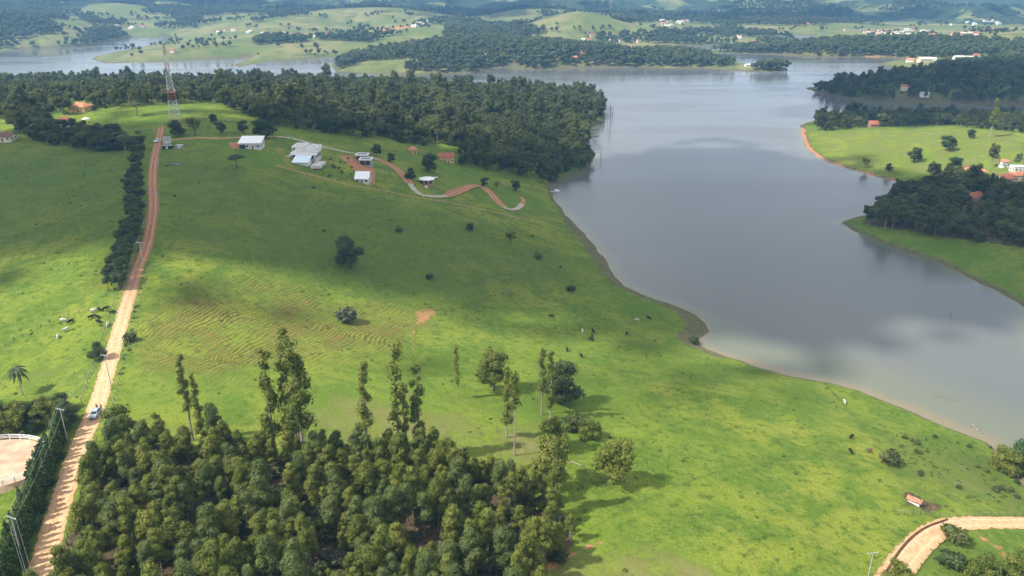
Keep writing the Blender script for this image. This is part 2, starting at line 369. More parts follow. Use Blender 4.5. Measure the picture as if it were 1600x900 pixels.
# water
m, nt, o = newmat('lake_water'); t = NT_(nt); P = t.pos()
sh = t.math('ADD', t.attr('depth'), t.math('MULTIPLY', t.math('SUBTRACT', t.noise(P, .03, 3), .5), 14.0))
c = t.mix(t.ramp(sh, 1.0, 14.0), (.180,.152,.092), (.125,.138,.095))
c = t.mix(t.ramp(sh, 14.0, 72.0), c, (.104,.112,.104))
mp = nt.nodes.new('ShaderNodeMapping'); nt.links.new(P, mp.inputs[0]); mp.inputs['Scale'].default_value = (.25, 1.0, 1.0)
wv = t.math('ADD', t.noise(P, .9, 3, .6), t.math('MULTIPLY', t.noise(mp.outputs[0], .05, 3), 3.0))
rg = t.math('ADD', .10, t.math('MULTIPLY', t.ramp(t.noise(mp.outputs[0], .016, 3, .5, .5), .4, .65), .14))
b = t.bsdf(c, rg, .5, t.bump(wv, .16, .25)); b.inputs['IOR'].default_value = 1.33
nt.links.new(b.outputs[0], o.inputs['Surface']); MATS['lake_water'] = m

flat('white_wall', (.72,.71,.68), .8, .2, .08); flat('white_roof', (.80,.80,.80), .6, .3, .05); flat('roof_panel_blue', (.62,.74,.80), .4, .4, .05)
flat('pale_concrete', (.55,.52,.48), .85, .2, .15, .6); flat('grey_concrete', (.30,.30,.30), .85, .2, .15, .6); flat('dark_panel', (.025,.03,.04), .25, .5, .1)
flat('tile_red', (.36,.13,.075), .85, .15, .25, 1.2); flat('tile_orange', (.50,.22,.12), .85, .15, .2, 1.2); flat('tile_brown', (.20,.10,.075), .85, .15, .25, 1.2)
flat('wall_yellow', (.62,.42,.16), .85, .15, .12); flat('wall_cream', (.66,.58,.42), .85, .15, .1); flat('brick_wall', (.36,.19,.13), .9, .1, .2, 2)
flat('glass', (.02,.025,.03), .1, .5, .1); flat('timber', (.20,.13,.08), .85, .15, .3, 3); flat('pavers', (.45,.36,.27), .9, .1, .2, .8)
flat('steel_red', (.42,.13,.09), .5, .4, .1); flat('steel_white', (.62,.62,.62), .5, .4, .1); flat('pole_concrete', (.36,.35,.33), .85, .2, .1)
flat('fence_white', (.80,.80,.78), .6, .3, .06); flat('post_wood', (.16,.12,.09), .9, .1, .3, 3); flat('wire', (.30,.30,.30), .5, .4, .05)
flat('sand', (.50,.345,.24), .95, .05, .16, .35); flat('car_blue', (.33,.38,.45), .3, .5, .05); flat('car_white', (.75,.75,.75), .3, .5, .03)
flat('rubber', (.02,.02,.02), .8, .2, .1); flat('chrome', (.55,.56,.58), .25, .5, .03, 1, .8); flat('lamp_glass', (.7,.7,.68), .2, .5, .03)
flat('cow_black', (.016,.014,.013), .7, .2, .2, 2); flat('cow_white', (.50,.47,.42), .8, .15, .15, 2); flat('cow_brown', (.16,.085,.045), .8, .15, .2, 2)
flat('boat_white', (.78,.80,.80), .4, .4, .04); flat('rock', (.22,.20,.17), .9, .1, .25, 1.5); flat('green_metal', (.10,.28,.20), .5, .3, .1)
flat('skin', (.42,.25,.17), .6, .3, .05); flat('cloth_navy', (.02,.03,.07), .9, .1, .1); flat('cloth_blue', (.18,.26,.40), .9, .1, .1)

# ------------------------------------------------------------------ object helpers
def tag(o, label=None, cat=None, group=None, kind=None):
    if label: o['label'] = label
    if cat: o['category'] = cat
    if group: o['group'] = group
    if kind: o['kind'] = kind
    return o
def mesh_np(name, V, F, mats=(), mi=None, smooth=False, tone=None):
    """V (n,3), F list of int arrays of equal-arity face blocks"""
    me = bpy.data.meshes.new(name); V = np.asarray(V, np.float32)
    blocks = [np.asarray(f, np.int32) for f in F if len(f)]
    me.vertices.add(len(V)); me.vertices.foreach_set('co', V.ravel())
    loops = np.concatenate([b.ravel() for b in blocks]); tot = np.concatenate([np.full(len(b), b.shape[1], np.int32) for b in blocks])
    st = np.concatenate([[0], np.cumsum(tot)[:-1]]).astype(np.int32)
    me.loops.add(len(loops)); me.loops.foreach_set('vertex_index', loops)
    me.polygons.add(len(tot)); me.polygons.foreach_set('loop_start', st); me.polygons.foreach_set('loop_total', tot)
    if mi is not None: me.polygons.foreach_set('material_index', np.asarray(mi, np.int32))
    me.polygons.foreach_set('use_smooth', np.full(len(tot), smooth, bool))
    for mm in mats: me.materials.append(MATS[mm])
    if tone is not None:
        a = me.attributes.new('tone', 'FLOAT', 'POINT'); a.data.foreach_set('value', np.asarray(tone, np.float32))
    me.update(calc_edges=True); me.validate()
    return me
def fattr(me, name, v):
    a = me.attributes.new(name, 'FLOAT', 'POINT'); a.data.foreach_set('value', np.asarray(v, np.float32))
def link(name, me, parent=None, loc=None, rz=0.0, sc=1.0):
    o = bpy.data.objects.new(name, me); COL.objects.link(o)
    if parent is not None: o.parent = parent
    if loc is not None: o.location = loc
    o.rotation_euler = (0, 0, rz); o.scale = (sc, sc, sc) if not isinstance(sc, tuple) else sc
    return o
def thing(name, label, cat, loc, rz=0.0, group=None, sc=1.0):
    o = link(name, None, None, loc, rz, sc); o.empty_display_size = 0.5
    return tag(o, label, cat, group)
class MB:
    def __init__(s): s.v = []; s.f = []
    def add(s, v, f):
        b = len(s.v); s.v += [tuple(p) for p in v]; s.f += [tuple(i+b for i in q) for q in f]; return s
    def box(s, x0, x1, y0, y1, z0, z1):
        return s.add([(x0,y0,z0),(x1,y0,z0),(x1,y1,z0),(x0,y1,z0),(x0,y0,z1),(x1,y0,z1),(x1,y1,z1),(x0,y1,z1)],
                     [(3,2,1,0),(4,5,6,7),(0,1,5,4),(1,2,6,5),(2,3,7,6),(3,0,4,7)])
    def bar(s, a, b, r0, r1=None, n=6, caps=True):
        a, b = Vector(a), Vector(b); r1 = r0 if r1 is None else r1
        d = (b-a).normalized(); u = d.orthogonal().normalized(); w = d.cross(u)
        v = []
        for p, r in ((a, r0), (b, r1)):
            for i in range(n):
                t = 2*math.pi*i/n; v.append(p+u*(r*math.cos(t))+w*(r*math.sin(t)))
        f = [(i, (i+1) % n, n+(i+1) % n, n+i) for i in range(n)]
        if caps: f += [tuple(range(n-1, -1, -1)), tuple(range(n, 2*n))]
        return s.add(v, f)
    def tube(s, pts, rad, n=6):
        for i in range(len(pts)-1):
            s.bar(pts[i], pts[i+1], rad[i], rad[i+1], n, caps=(i == len(pts)-2))
        return s
    def gable(s, w, d, z0, h, over=.4, th=.18, along='x'):
        """two roof slabs with thickness; ridge along x"""
        a, b = w/2+over, d/2+over; k = h/(d/2); e = z0-over*k
        P = [(-a,-b,e),(a,-b,e),(a,0,z0+h),(-a,0,z0+h),(a,b,e),(-a,b,e)]
        Q = [(x, y, z+th) for x, y, z in P]
        if along == 'y': P = [(-y, x, z) for x, y, z in P]; Q = [(-y, x, z) for x, y, z in Q]
        return s.add(P+Q, [(6,7,8,9),(9,8,10,11),(3,2,1,0),(5,4,2,3),(0,1,7,6),(4,5,11,10),(1,2,8,7),(2,4,10,8),(3,0,6,9),(5,3,9,11)])
    def hip(s, w, d, z0, h, over=.4, th=.15, ridge=.45):
        a, b = w/2+over, d/2+over; q = ridge*w/2
        v = [(-a,-b,z0),(a,-b,z0),(a,b,z0),(-a,b,z0),(-a,-b,z0+th),(a,-b,z0+th),(a,b,z0+th),(-a,b,z0+th),(-q,0,z0+h),(q,0,z0+h)]
        return s.add(v, [(3,2,1,0),(0,1,5,4),(1,2,6,5),(2,3,7,6),(3,0,4,7),(4,5,9,8),(6,7,8,9),(5,6,9),(7,4,8)])
    def mesh(s, name, mat, smooth=False):
        me = bpy.data.meshes.new(name); me.from_pydata([tuple(p) for p in s.v], [], s.f)
        me.materials.append(MATS[mat]); me.polygons.foreach_set('use_smooth', [smooth]*len(me.polygons)); me.update(); return me
    def build(s, name, mat, parent=None, smooth=False, **k):
        return link(name, s.mesh(name, mat, smooth), parent, **k)

# ------------------------------------------------------------------ the setting: ground
quads = (np.arange(NR-1)[:, None]*NT+np.arange(NT-1)[None]).ravel()
F4 = np.stack([quads, quads+1, quads+NT+1, quads+NT], 1)[:, ::-1]
wrap = np.arange(NR-1)*NT
FW = np.stack([wrap+NT-1, wrap, wrap+NT, wrap+2*NT-1], 1)[:, ::-1]
ground = mesh_np('ground', np.stack([GX, GY, HZ], 1), [F4, FW], ['pasture'], smooth=True)
go = link('ground', ground); tag(go, 'green pasture hills and far mountains round the lake', 'ground', kind='structure')
fattr(ground, 'tph', TPH); fattr(ground, 'tmask', TM)
DRY = np.maximum.reduce([TRAIL*.34, soft([(560,610),(700,600),(820,640),(900,660),(900,720),(840,770),(700,760),(560,720),(430,640)], 55, near)*.58,
    soft([(880,850),(980,840),(1100,860),(1150,900),(1150,960),(820,960)], 40, near)*.66, soft([(180,640),(330,640),(330,700),(180,690)], 25, near)*.5,
    soft([(1380,680),(1600,720),(1600,800),(1430,790)], 40, near)*.45, soft([(1400,760),(1600,770),(1600,810),(1430,810)], 20, near)*.4,
    soft([(1255,200),(1600,195),(1600,290),(1300,265)], 12)*.5*(rr < 1100), soft([(0,540),(120,520),(150,640),(0,680)], 30, near)*.35,
    soft([(1375,97),(1440,96),(1440,108),(1380,104)], 4)*.5])
fattr(ground, 'dry', DRY)
fattr(ground, 'lush', np.maximum.reduce([soft([(180,580),(700,560),(700,640),(190,660)], 30, near)*.4, soft([(780,640),(760,600),(900,560),(1000,620),(900,700)], 40, near)*.5,
    soft([(860,400),(1100,500),(1250,590),(1400,650),(1300,680),(1000,560)], 40, near)*.35, soft([(620,255),(700,262),(790,290),(850,300),(860,340),(720,290)], 10, near)*.6,
    soft([(1320,345),(1600,400),(1600,480),(1480,420)], 12)*.5, soft([(390,238),(440,240),(445,258),(390,258)], 6, near)]))
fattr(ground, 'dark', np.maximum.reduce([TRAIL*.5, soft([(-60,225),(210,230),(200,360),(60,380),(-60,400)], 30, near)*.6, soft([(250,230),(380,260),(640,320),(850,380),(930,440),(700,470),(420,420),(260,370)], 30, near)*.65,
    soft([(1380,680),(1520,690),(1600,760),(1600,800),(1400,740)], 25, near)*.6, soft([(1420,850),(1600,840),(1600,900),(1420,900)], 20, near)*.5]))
fattr(ground, 'dirt', np.maximum.reduce([soft([(525,240),(548,244),(580,258),(582,272),(556,268)], 4, near), soft([(578,262),(586,262),(586,286),(572,290)], 4, near),
    soft([(695,300),(735,286),(738,296),(700,306)], 3, near)*.9, soft([(356,222),(378,222),(384,233),(362,232)], 3, near), soft([(484,255),(495,258),(495,267),(486,264)], 3, near),
    soft([(650,484),(686,478),(678,494),(664,504),(650,510)], 14, near)*.84, trail([(668,482),(655,496),(648,512),(645,535),(647,552)], 3)*.5, soft([(455,460),(475,462),(500,490),(485,492)], 14, near)*.52, soft([(495,540),(512,544),(505,555)], 6, near)*.6,
    soft([(1408,768),(1425,766),(1448,782),(1490,790),(1450,802),(1415,790)], 9, near)*.35, soft([(1512,826),(1530,830),(1580,866),(1600,880),(1575,880)], 10, near)*.65,
    soft([(830,905),(870,868),(950,838),(945,850),(890,875),(850,910)], 11, near)*.72, soft([(985,607),(1005,608),(1025,612),(990,615)], 4, near)*.5,
    soft([(200,545),(222,540),(222,556),(202,556)], 9, near)*.5, soft([(775,604),(790,605),(785,612)], 4, near)*.6, soft([(1352,86),(1385,86),(1385,90),(1352,90)], 1.5)*.9,
    soft([(1520,94),(1560,92),(1560,97)], 2)*.3, soft([(430,230),(442,229),(452,250),(446,258),(436,246)], 3, near)*.5, soft([(1225,34),(1270,33),(1270,38),(1225,38)], 2)*.9,
    soft([(735,46),(790,52),(785,56),(740,53)], 2)*.8, soft([(1535,43),(1555,43),(1555,50),(1535,50)], 2)*.9, soft([(700,35),(640,38),(560,52),(470,56),(470,58),(560,56),(650,42)], 1.5)*.7,
    np.where((SD > -.5) & (SD < 3.2) & (PXX > 1245) & (PXX < 1420) & (PYY > 200) & (PYY < 290) & INFR, .8, 0),
    np.where((SD > -.5) & (SD < 5) & (PXX > 140) & (PXX < 400) & (PYY > 85) & (PYY < 106) & INFR, .45, 0)]))
bw = np.where((PXX > 880) & (PXX < 1130) & (PYY > 340), 7.0, 2.6)*np.clip(rr/350, .8, 3)
bw = bw + 5*soft([(1060,485),(1115,505),(1112,528),(1072,540)], 14, near)
fattr(ground, 'bank', np.where(INFR, 1-sstep(.55, 1.3, SD/bw), 0)*(rr < 2600))
PLANT = [(150,745),(200,700),(330,705),(470,720),(600,715),(700,730),(800,760),(880,800),(900,850),(850,900),(830,1040),(20,1060),(60,930),(100,850),(120,790)]
fattr(ground, 'litter', np.maximum(soft([(1408,768),(1425,766),(1448,782),(1490,790),(1450,802),(1415,790)], 8, near)*.8, np.maximum(soft(PLANT, 18, near)*.95, soft([(1345,352),(1420,362),(1500,375),(1600,388),(1700,400),(1700,300),(1490,262),(1440,290),(1350,340)], 4)*.7)))
fattr(ground, 'far', np.where(np.abs(tt) < R(70), sstep(820, 1150, rr), sstep(500, 900, rr)))
fattr(ground, 'farwood', sstep(2100, 2600, rr)); fattr(ground, 'mount', sstep(2400, 3000, rr))

# water sheet
wr = np.concatenate([np.geomspace(80, 700, 110)[:-1], np.geomspace(700, 3300, 60)]); wt = R(1)*np.arange(-60, 60.01, .6)
a, b = np.meshgrid(wr, wt, indexing='ij'); a = a.ravel(); b = b.ravel(); wx, wy = a*np.sin(b), a*np.cos(b)
q = (np.arange(len(wr)-1)[:, None]*len(wt)+np.arange(len(wt)-1)[None]).ravel()
wm_ = mesh_np('lake', np.stack([wx, wy, np.zeros_like(wx)], 1), [np.stack([q, q+1, q+len(wt)+1, q+len(wt)], 1)[:, ::-1]], ['lake_water'], smooth=True)
mpx, mpy = project(wx, wy, 0*wx)
muddy = .12+.43*sstep(470, 560, mpy)*sstep(1020, 1200, mpx)
fattr(wm_, 'depth', np.maximum(0, -_lookup(SDG, wx, wy))/muddy)
tag(link('lake', wm_), 'calm grey-blue reservoir water', 'lake', kind='structure')

# roads: ribbons with a crown, laid just above the ground
def ribbon(name, pxs, width, mat, label, rise=.10, red=None, widths=None, n=7):
    P = np.array([tuple(at(a, b))[:2] for a, b in pxs]); P = smooth_line(P, 14)
    T = np.gradient(P, axis=0); T /= np.linalg.norm(T, axis=1)[:, None]+1e-9; N = np.stack([T[:, 1], -T[:, 0]], 1)
    m = len(P); s = np.linspace(-1, 1, n)
    wd = np.interp(np.linspace(0, 1, m), np.linspace(0, 1, len(widths)), widths) if widths else np.full(m, width)
    wd = wd*(1+.06*gnoise(np.arange(m)/3.0, np.zeros(m)+len(name)))
    X = P[:, None, :]+N[:, None, :]*(s[None, :, None]*wd[:, None, None]/2)
    Z = H(X[..., 0], X[..., 1])
    Zc = np.stack([H(P[:, 0], P[:, 1])]*n, 1)
    Z = np.maximum(Z, .5*Z+.5*Zc)+rise*(1-.75*np.abs(s)**3)
    V = np.concatenate([X, Z[..., None]], 2).reshape(-1, 3)
    q = (np.arange(m-1)[:, None]*n+np.arange(n-1)[None]).ravel()
    me = mesh_np(name, V, [np.stack([q, q+1, q+n+1, q+n], 1)], [mat], smooth=True)
    fattr(me, 'across', np.tile(s, m))
    rv = np.interp(np.linspace(0, 1, m), np.linspace(0, 1, len(red)), red) if red else np.zeros(m)
    fattr(me, 'red', np.repeat(rv, n))
    return tag(link(name, me), label, 'road', kind='structure')
ROAD = [(20,990),(45,940),(66,885),(84,820),(108,745),(131,682),(152,632),(165,590),(178,545),(191,500),(203,460),(215,420),(229,385),(236,350),(239.5,320),(238,285),(240,255),(245,230),(249,212),(252,199)]
ribbon('dirt_road', ROAD, 5, 'dirt_road', 'long straight dirt road running up the ridge beside tree rows', red=[0,0,0,0,0,0,.05,.5,.9,1,1,1,1,1], widths=[5.0,4.8,4.7,4.6,4.5,4.4,4.3,4.2,4.2])
ribbon('dirt_road', [(1720,812),(1640,816),(1580,817),(1520,817),(1482,822),(1450,838),(1425,862),(1402,892),(1385,925),(1372,960)], 5.6, 'dirt_road', 'pale dirt road bending past the small cattle shelter', widths=[5.0,5.0,5.2,6.0,6.4,6.4])
ribbon('road_bank', [(1372,915),(1390,886),(1406,861),(1426,839),(1450,823),(1480,812)], 0.6, 'earth_cut', 'low dark earth bank along the outer side of the bending road', rise=.3, red=[1,1])
ribbon('dirt_track', [(256,221),(275,218),(310,215.5),(350,216),(400,214),(430,213)], 3, 'dirt_road', 'narrow dirt lane branching off the ridge road to the white houses', red=[.6,.6])
ribbon('concrete_lane', [(430,213),(460,217),(500,228),(530,235),(560,241),(592,249)], 3, 'concrete_lane', 'pale lane behind the modern houses')
ribbon('dirt_track', [(590,249),(612,259),(630,274),(640,287)], 6.5, 'dirt_road', 'red earth track curving down past the boxy dark house', red=[1,1])
ribbon('concrete_lane', [(640,285),(648,297),(660,304.5),(680,307),(698,306)], 3.2, 'concrete_lane', 'pale lane curving below the octagonal brick pavilion')
ribbon('dirt_track', [(694,307),(715,301),(737,291),(754,292),(766,302),(778,315),(786,323)], 5.5, 'dirt_road', 'red earth track winding down towards the shore', red=[1,1])
ribbon('concrete_lane', [(785,322.5),(796,327),(808,326),(816,319)], 3, 'concrete_lane', 'pale end loop of the earth track near the shore')
ribbon('dirt_track', [(816,319),(818,313),(813,308)], 3, 'dirt_road', 'short red earth spur above the shore', red=[1,1])
ribbon('dirt_track', [(430,258),(455,265),(500,277),(550,290),(600,298),(645,308),(690,314),(740,324),(800,338),(850,348)], 1.3, 'dirt_road', 'thin earth path along the lower boundary of the plots', red=[.8,.8,.6])

# ------------------------------------------------------------------ vegetation builders
def _ico(sub):
    bm = bmesh.new(); bmesh.ops.create_icosphere(bm, subdivisions=sub, radius=1.0)
    v = np.array([p.co[:] for p in bm.verts]); f = np.array([[q.index for q in p.verts] for p in bm.faces]); bm.free(); return v, f
ICO1, ICO2, ICO3 = _ico(1), _ico(2), _ico(3)
def unit(n, rng):
    v = rng.normal(size=(n, 3)); return v/np.linalg.norm(v, axis=1)[:, None]
def cards(C, N, size, rng, aspect=.55):
    """one diamond leaf spray per centre"""
    n = len(C); t = np.cross(N, unit(n, rng)); t /= np.linalg.norm(t, axis=1)[:, None]+1e-9; w = np.cross(N, t)
    s = (size*(.7+.6*rng.random(n)))[:, None] if np.ndim(size) == 0 else size[:, None]
    V = np.stack([C-t*s, C-w*s*aspect+N*s*.12, C+t*s, C+w*s*aspect+N*s*.12], 1).reshape(-1, 3)
    return V, np.arange(4*n).reshape(n, 4)
def crown_arrays(clumps, per, leaf, rng, core=.8, icore=ICO1, droop=0.0, jitter=.38, cover=1.0):
    """clumps: list of (centre, (rx,ry,rz)); leaf sprays over uneven cores"""
    VV, F3, F4, TO = [], [], [], []; base = 0
    for c, rad in clumps:
        c = np.array(c); rad = np.array(rad); tone = rng.random()**2
        v, f = icore
        disp = 1+.28*rng.normal(size=len(v))*.6
        cv = c+v*rad*core*disp[:, None]
        VV.append(cv); F3.append(f+base); TO.append(np.full(len(cv), tone*.35)); base += len(cv)
        n = max(4, int(per*(rad[0]*rad[1]*rad[2])**(2/3)))
        d = unit(n, rng); d[:, 2] = np.where(d[:, 2] < -.5, -d[:, 2], d[:, 2])
        sh = .76+.46*rng.random(n)
        C = c+d*rad*sh[:, None]
        C[:, 2] -= droop*rng.random(n)
        N = d/rad; N /= np.linalg.norm(N, axis=1)[:, None]; N = N+jitter*rng.normal(size=(n, 3)); N /= np.linalg.norm(N, axis=1)[:, None]
        V, F = cards(C, N, leaf, rng)
        VV.append(V); F4.append(F+base); base += len(V)
        TO.append(np.repeat(np.clip(tone+.25*rng.normal(size=n), 0, 1), 4))
    return np.concatenate(VV), (np.concatenate(F3) if F3 else np.zeros((0, 3), int)), np.concatenate(F4), np.concatenate(TO)
def crown_mesh(name, clumps, per, leaf, rng, mat, **k):
    V, F3, F4, TO = crown_arrays(clumps, per, leaf, rng, **k)
    return mesh_np(name, V, [F3, F4], [mat], tone=TO)
def trunk_mesh(name, H_, r, rng, mat, limbs, bend=.03, top=None):
    mb = MB(); top = top or H_
    pts = [(0, 0, -.6)]; x = y = 0.0
    for i in range(1, 6):
        x += rng.normal()*bend*H_/5; y += rng.normal()*bend*H_/5; pts.append((x, y, top*i/5))
    rad = [r*1.35]+[r*(1-.8*i/5) for i in range(1, 6)]
    mb.tube(pts, rad, 7)
    for tip in limbs:
        k = min(4, max(1, int(5*max(.12, (tip[2]/top)-.22)))); a = Vector(pts[k]); b = Vector(tip); mid = (a+b)/2+Vector((0, 0, -.15*(b-a).length))
        mb.tube([a, mid, b], [r*.42, r*.28, r*.10], 5)
    return mb.mesh(name, mat, True)
def make_kind(fn, n, seed): return [fn(np.random.default_rng(seed+i), i) for i in range(n)]

def euc_young(rng, i):
    Hh = 8.5+3.8*rng.random(); cl = []; wide = 1.2+.55*rng.random(); n = 9+i % 6; lean = rng.normal(size=2)*.25
    for k in range(n):
        t = k/(n-1); z = Hh*(.40+.54*t**.9); sp = wide*(1.05-.72*t*t)*(.35+.75*rng.random()); ang = k*2.4+rng.random()*1.6
        q_ = wide*(.88-.16*t)*(.68+.50*rng.random())
        cl.append(((sp*math.cos(ang)+lean[0]*t, sp*math.sin(ang)+lean[1]*t, z), (q_, q_, q_*(.8+.4*rng.random()))))
    mat = 'leaf_euc' if i % 5 else 'leaf_euc_blue'
    cr = crown_mesh('crown', cl, 120, .20, rng, mat, core=.76, icore=ICO2, droop=.12, jitter=.22)
    return trunk_mesh('trunk', Hh, .13, rng, 'bark_pale', [c for c, r in cl[::2]], .02, Hh*.9), cr
def euc_tall(rng, i):
    Hh = 19+3*rng.random(); cl = []; n = 15+int(4*rng.random()); wide = (.72, .95, 1.2, .85)[i % 4]
    for k in range(n):
        t = k/(n-1); z = Hh*(.22+.75*t) if i % 2 else Hh*(.40+.57*t); ang = rng.random()*6.28; sp = wide*(.35+.9*rng.random())*(1-.4*t)
        q = (.85+.55*rng.random())*wide*.95*(1.15-.35*t)
        cl.append(((sp*math.cos(ang), sp*math.sin(ang), z), (q, q, q*(.9+.35*rng.random()))))
    cr = crown_mesh('crown', cl, 85, .25, rng, 'leaf_euc', core=.70, icore=ICO2, droop=.3, jitter=.26)
    return trunk_mesh('trunk', Hh, .22, rng, 'bark_pale', [c for c, r in cl[::2]], .015, Hh*.96), cr
def euc_thin(rng, i):
    Hh = 17; cl = []
    lo = .30 if i == 0 else .62
    for k in range(11):
        t = k/10; z = Hh*(lo+(.98-lo)*t); ang = rng.random()*6.28; q = .55+.35*rng.random(); sp = .5*rng.random()
        cl.append(((sp*math.cos(ang), sp*math.sin(ang), z), (q, q, q*1.1)))
    return trunk_mesh('trunk', Hh, .15, rng, 'bark_pale', [], .012, Hh), crown_mesh('crown', cl, 60, .28, rng, 'leaf_euc', core=.6, droop=.3)
def broad(rng, i, mat='leaf_forest', Hh=None, per=26, leaf=.55, n=11, wide=None, low=.50):
    Hh = Hh or 12+4*rng.random(); W = wide or Hh*(.33+.13*rng.random()); cl = []
    for k in range(n):
        a = 2*math.pi*k/n*2.4+rng.random(); rad = W*(.15+.75*math.sqrt(rng.random())); z = Hh*(low+(.86-low)*rng.random())-.10*rad
        q = W*(.34+.20*rng.random())
        cl.append(((rad*math.cos(a), rad*math.sin(a), z), (q, q, q*.82)))
    cl.append(((0, 0, Hh*.80), (W*.5, W*.5, W*.45)))
    cr = crown_mesh('crown', cl, per, leaf, rng, mat, core=.82)
    return trunk_mesh('trunk', Hh*.75, .25, rng, 'bark', [c for c, r in cl[:6]], .03), cr
def forest_tall(rng, i):
    Hh = 17+4*rng.random(); W = 3.5+1.3*rng.random(); cl = []
    for k in range(10):
        a = k*2.4+rng.random(); rad = W*.7*math.sqrt(rng.random()); z = Hh*(.46+.48*k/10); q = W*(.42+.18*rng.random())*(1.1-.4*k/10)
        cl.append(((rad*math.cos(a), rad*math.sin(a), z), (q, q, q)))
    return trunk_mesh('trunk', Hh*.9, .28, rng, 'bark_pale', [c for c, r in cl[:5]], .02), crown_mesh('crown', cl, 22, .6, rng, 'leaf_forest', core=.78)
def conifer(rng, i):
    Hh = 7.5+2*rng.random(); cl = []
    for k in range(12):
        t = k/11; z = Hh*(.14+.80*t); q = (1.5-1.15*t)*(.8+.3*rng.random()); a = rng.random()*6.28; sp = (1.0-.9*t)*rng.random()*1.3
        cl.append(((sp*math.cos(a), sp*math.sin(a), z), (q, q, q*.75)))
    return trunk_mesh('trunk', Hh*.9, .18, rng, 'bark', [], .01), crown_mesh('crown', cl, 60, .38, rng, 'leaf_hedge', core=.75, jitter=.9)
def row_tree(rng, i): return broad(rng, i, 'leaf_dark', 8.5+2*rng.random(), 34, .42, 12, 2.7+.6*rng.random())
def shrub(rng, i, mat='leaf_forest', s=1.0, per=60, leaf=.26):
    cl = []
    for k in range(7):
        a = k*2.4; rad = .9*s*math.sqrt(rng.random()); q = s*(.55+.3*rng.random()); cl.append(((rad*math.cos(a), rad*math.sin(a), .55*s+.5*s*rng.random()), (q, q, q*.8)))
    return trunk_mesh('stem', 1.0*s, .06*s, rng, 'bark', [c for c, r in cl[:4]], .05), crown_mesh('crown', cl, per, leaf, rng, mat, core=.78)
def palm(rng, i):
    Hh = 7.0; mb = MB()
    for k in range(22):
        a = 2*math.pi*k/22*1.9+rng.random()*.3; up = .9-1.0*(k/22); L = 2.6+.6*rng.random()
        p0 = Vector((0, 0, Hh)); pts = []
        for j in range(6):
            t = j/5; pts.append(p0+Vector((math.cos(a)*L*t*.85, math.sin(a)*L*t*.85, up*L*t*.9-1.5*L*t*t*.62)))
        sd = Vector((-math.sin(a), math.cos(a), 0))
        for j in range(5):
            w0, w1 = .42*math.sin(math.pi*(j/5*.85+.12)), .42*math.sin(math.pi*((j+1)/5*.85+.12))
            for s in (-1, 1):
                mb.add([pts[j], pts[j+1], pts[j+1]+sd*s*w1-Vector((0, 0, w1*.6)), pts[j]+sd*s*w0-Vector((0, 0, w0*.6))], [(0, 1, 2, 3)])
    cr = mb.mesh('fronds', 'leaf_palm')
    fattr(cr, 'tone', np.random.default_rng(4).random(len(cr.vertices))*.4)
    return trunk_mesh('trunk', Hh, .16, rng, 'bark_pale', [], .02, Hh), cr
def acacia(rng, i):
    cl = []
    for k in range(9):
        a = k*2.4; rad = 3.2*math.sqrt((k+.5)/9); q = 1.2+.4*rng.random(); cl.append(((rad*math.cos(a), rad*math.sin(a), 5.6-.12*rad*rad*.6+.4*rng.random()), (q, q, q*.55)))
    return trunk_mesh('trunk', 4.6, .22, rng, 'bark', [c for c, r in cl[:7]], .03), crown_mesh('crown', cl, 34, .40, rng, 'leaf_forest', core=.65)
def dead(rng, i):
    mb = MB(); Hh = 8+3*rng.random()
    mb.tube([(0, 0, -2), (.1, .1, Hh*.5), (.3, -.1, Hh)], [.22, .16, .06], 6)
    for k in range(7):
        z = Hh*(.35+.08*k); a = k*2.1; L = 1.8-.14*k; mb.tube([(.1, 0, z), (L*math.cos(a)*.6, L*math.sin(a)*.6, z+.6), (L*math.cos(a), L*math.sin(a), z+1.3)], [.09, .06, .03], 5)
    return mb.mesh('trunk', 'deadwood', True), None
def far_tree(rng, i):
    Hh = 10+4*rng.random(); W = 3.6+1.4*rng.random(); cl = []
    for k in range(6):
        a = k*2.4+rng.random(); rad = W*.6*math.sqrt(rng.random()); q = W*(.45+.2*rng.random()); cl.append(((rad*math.cos(a), rad*math.sin(a), Hh*(.45+.35*rng.random())), (q, q, q*.85)))
    return trunk_mesh('trunk', Hh*.6, .3, rng, 'bark', [], .02), crown_mesh('crown', cl, 3.2, 1.5, rng, 'leaf_far', core=.9)

K = dict(euc=make_kind(euc_young, 18, 100), tall=make_kind(euc_tall, 6, 200), thin=make_kind(euc_thin, 2, 300), broad=make_kind(broad, 6, 400),
         ftall=make_kind(forest_tall, 5, 500), conifer=make_kind(conifer, 5, 600), row=make_kind(row_tree, 5, 700), palm=make_kind(palm, 1, 900),
         acacia=make_kind(acacia, 1, 950), dead=make_kind(dead, 2, 960), far=make_kind(far_tree, 6, 970))
K['bush'] = [shrub(np.random.default_rng(1000+i), i, m_, s) for i, (m_, s) in enumerate([('leaf_forest', 1.0), ('leaf_euc', 1.0), ('leaf_dark', 1.0), ('leaf_grey', 1.0), ('leaf_forest', 1.2)])]
K['dark'] = make_kind(lambda r, i: broad(r, i, 'leaf_dark', 9.0+2*r.random(), 60, .32, 16, 3.9, .26), 3, 1100)
K['round'] = make_kind(lambda r, i: broad(r, i, 'leaf_euc', 8.5, 75, .26, 14, 2.9, .34), 3, 1200)
K['bigbush'] = make_kind(lambda r, i: broad(r, i, ['leaf_euc', 'leaf_forest', 'leaf_hedge'][i], 5.2, 90, .24, 18, 3.0, .10), 3, 1300)
ONE = {'bush': ('stem', 'crown'), 'palm': ('trunk', 'fronds')}
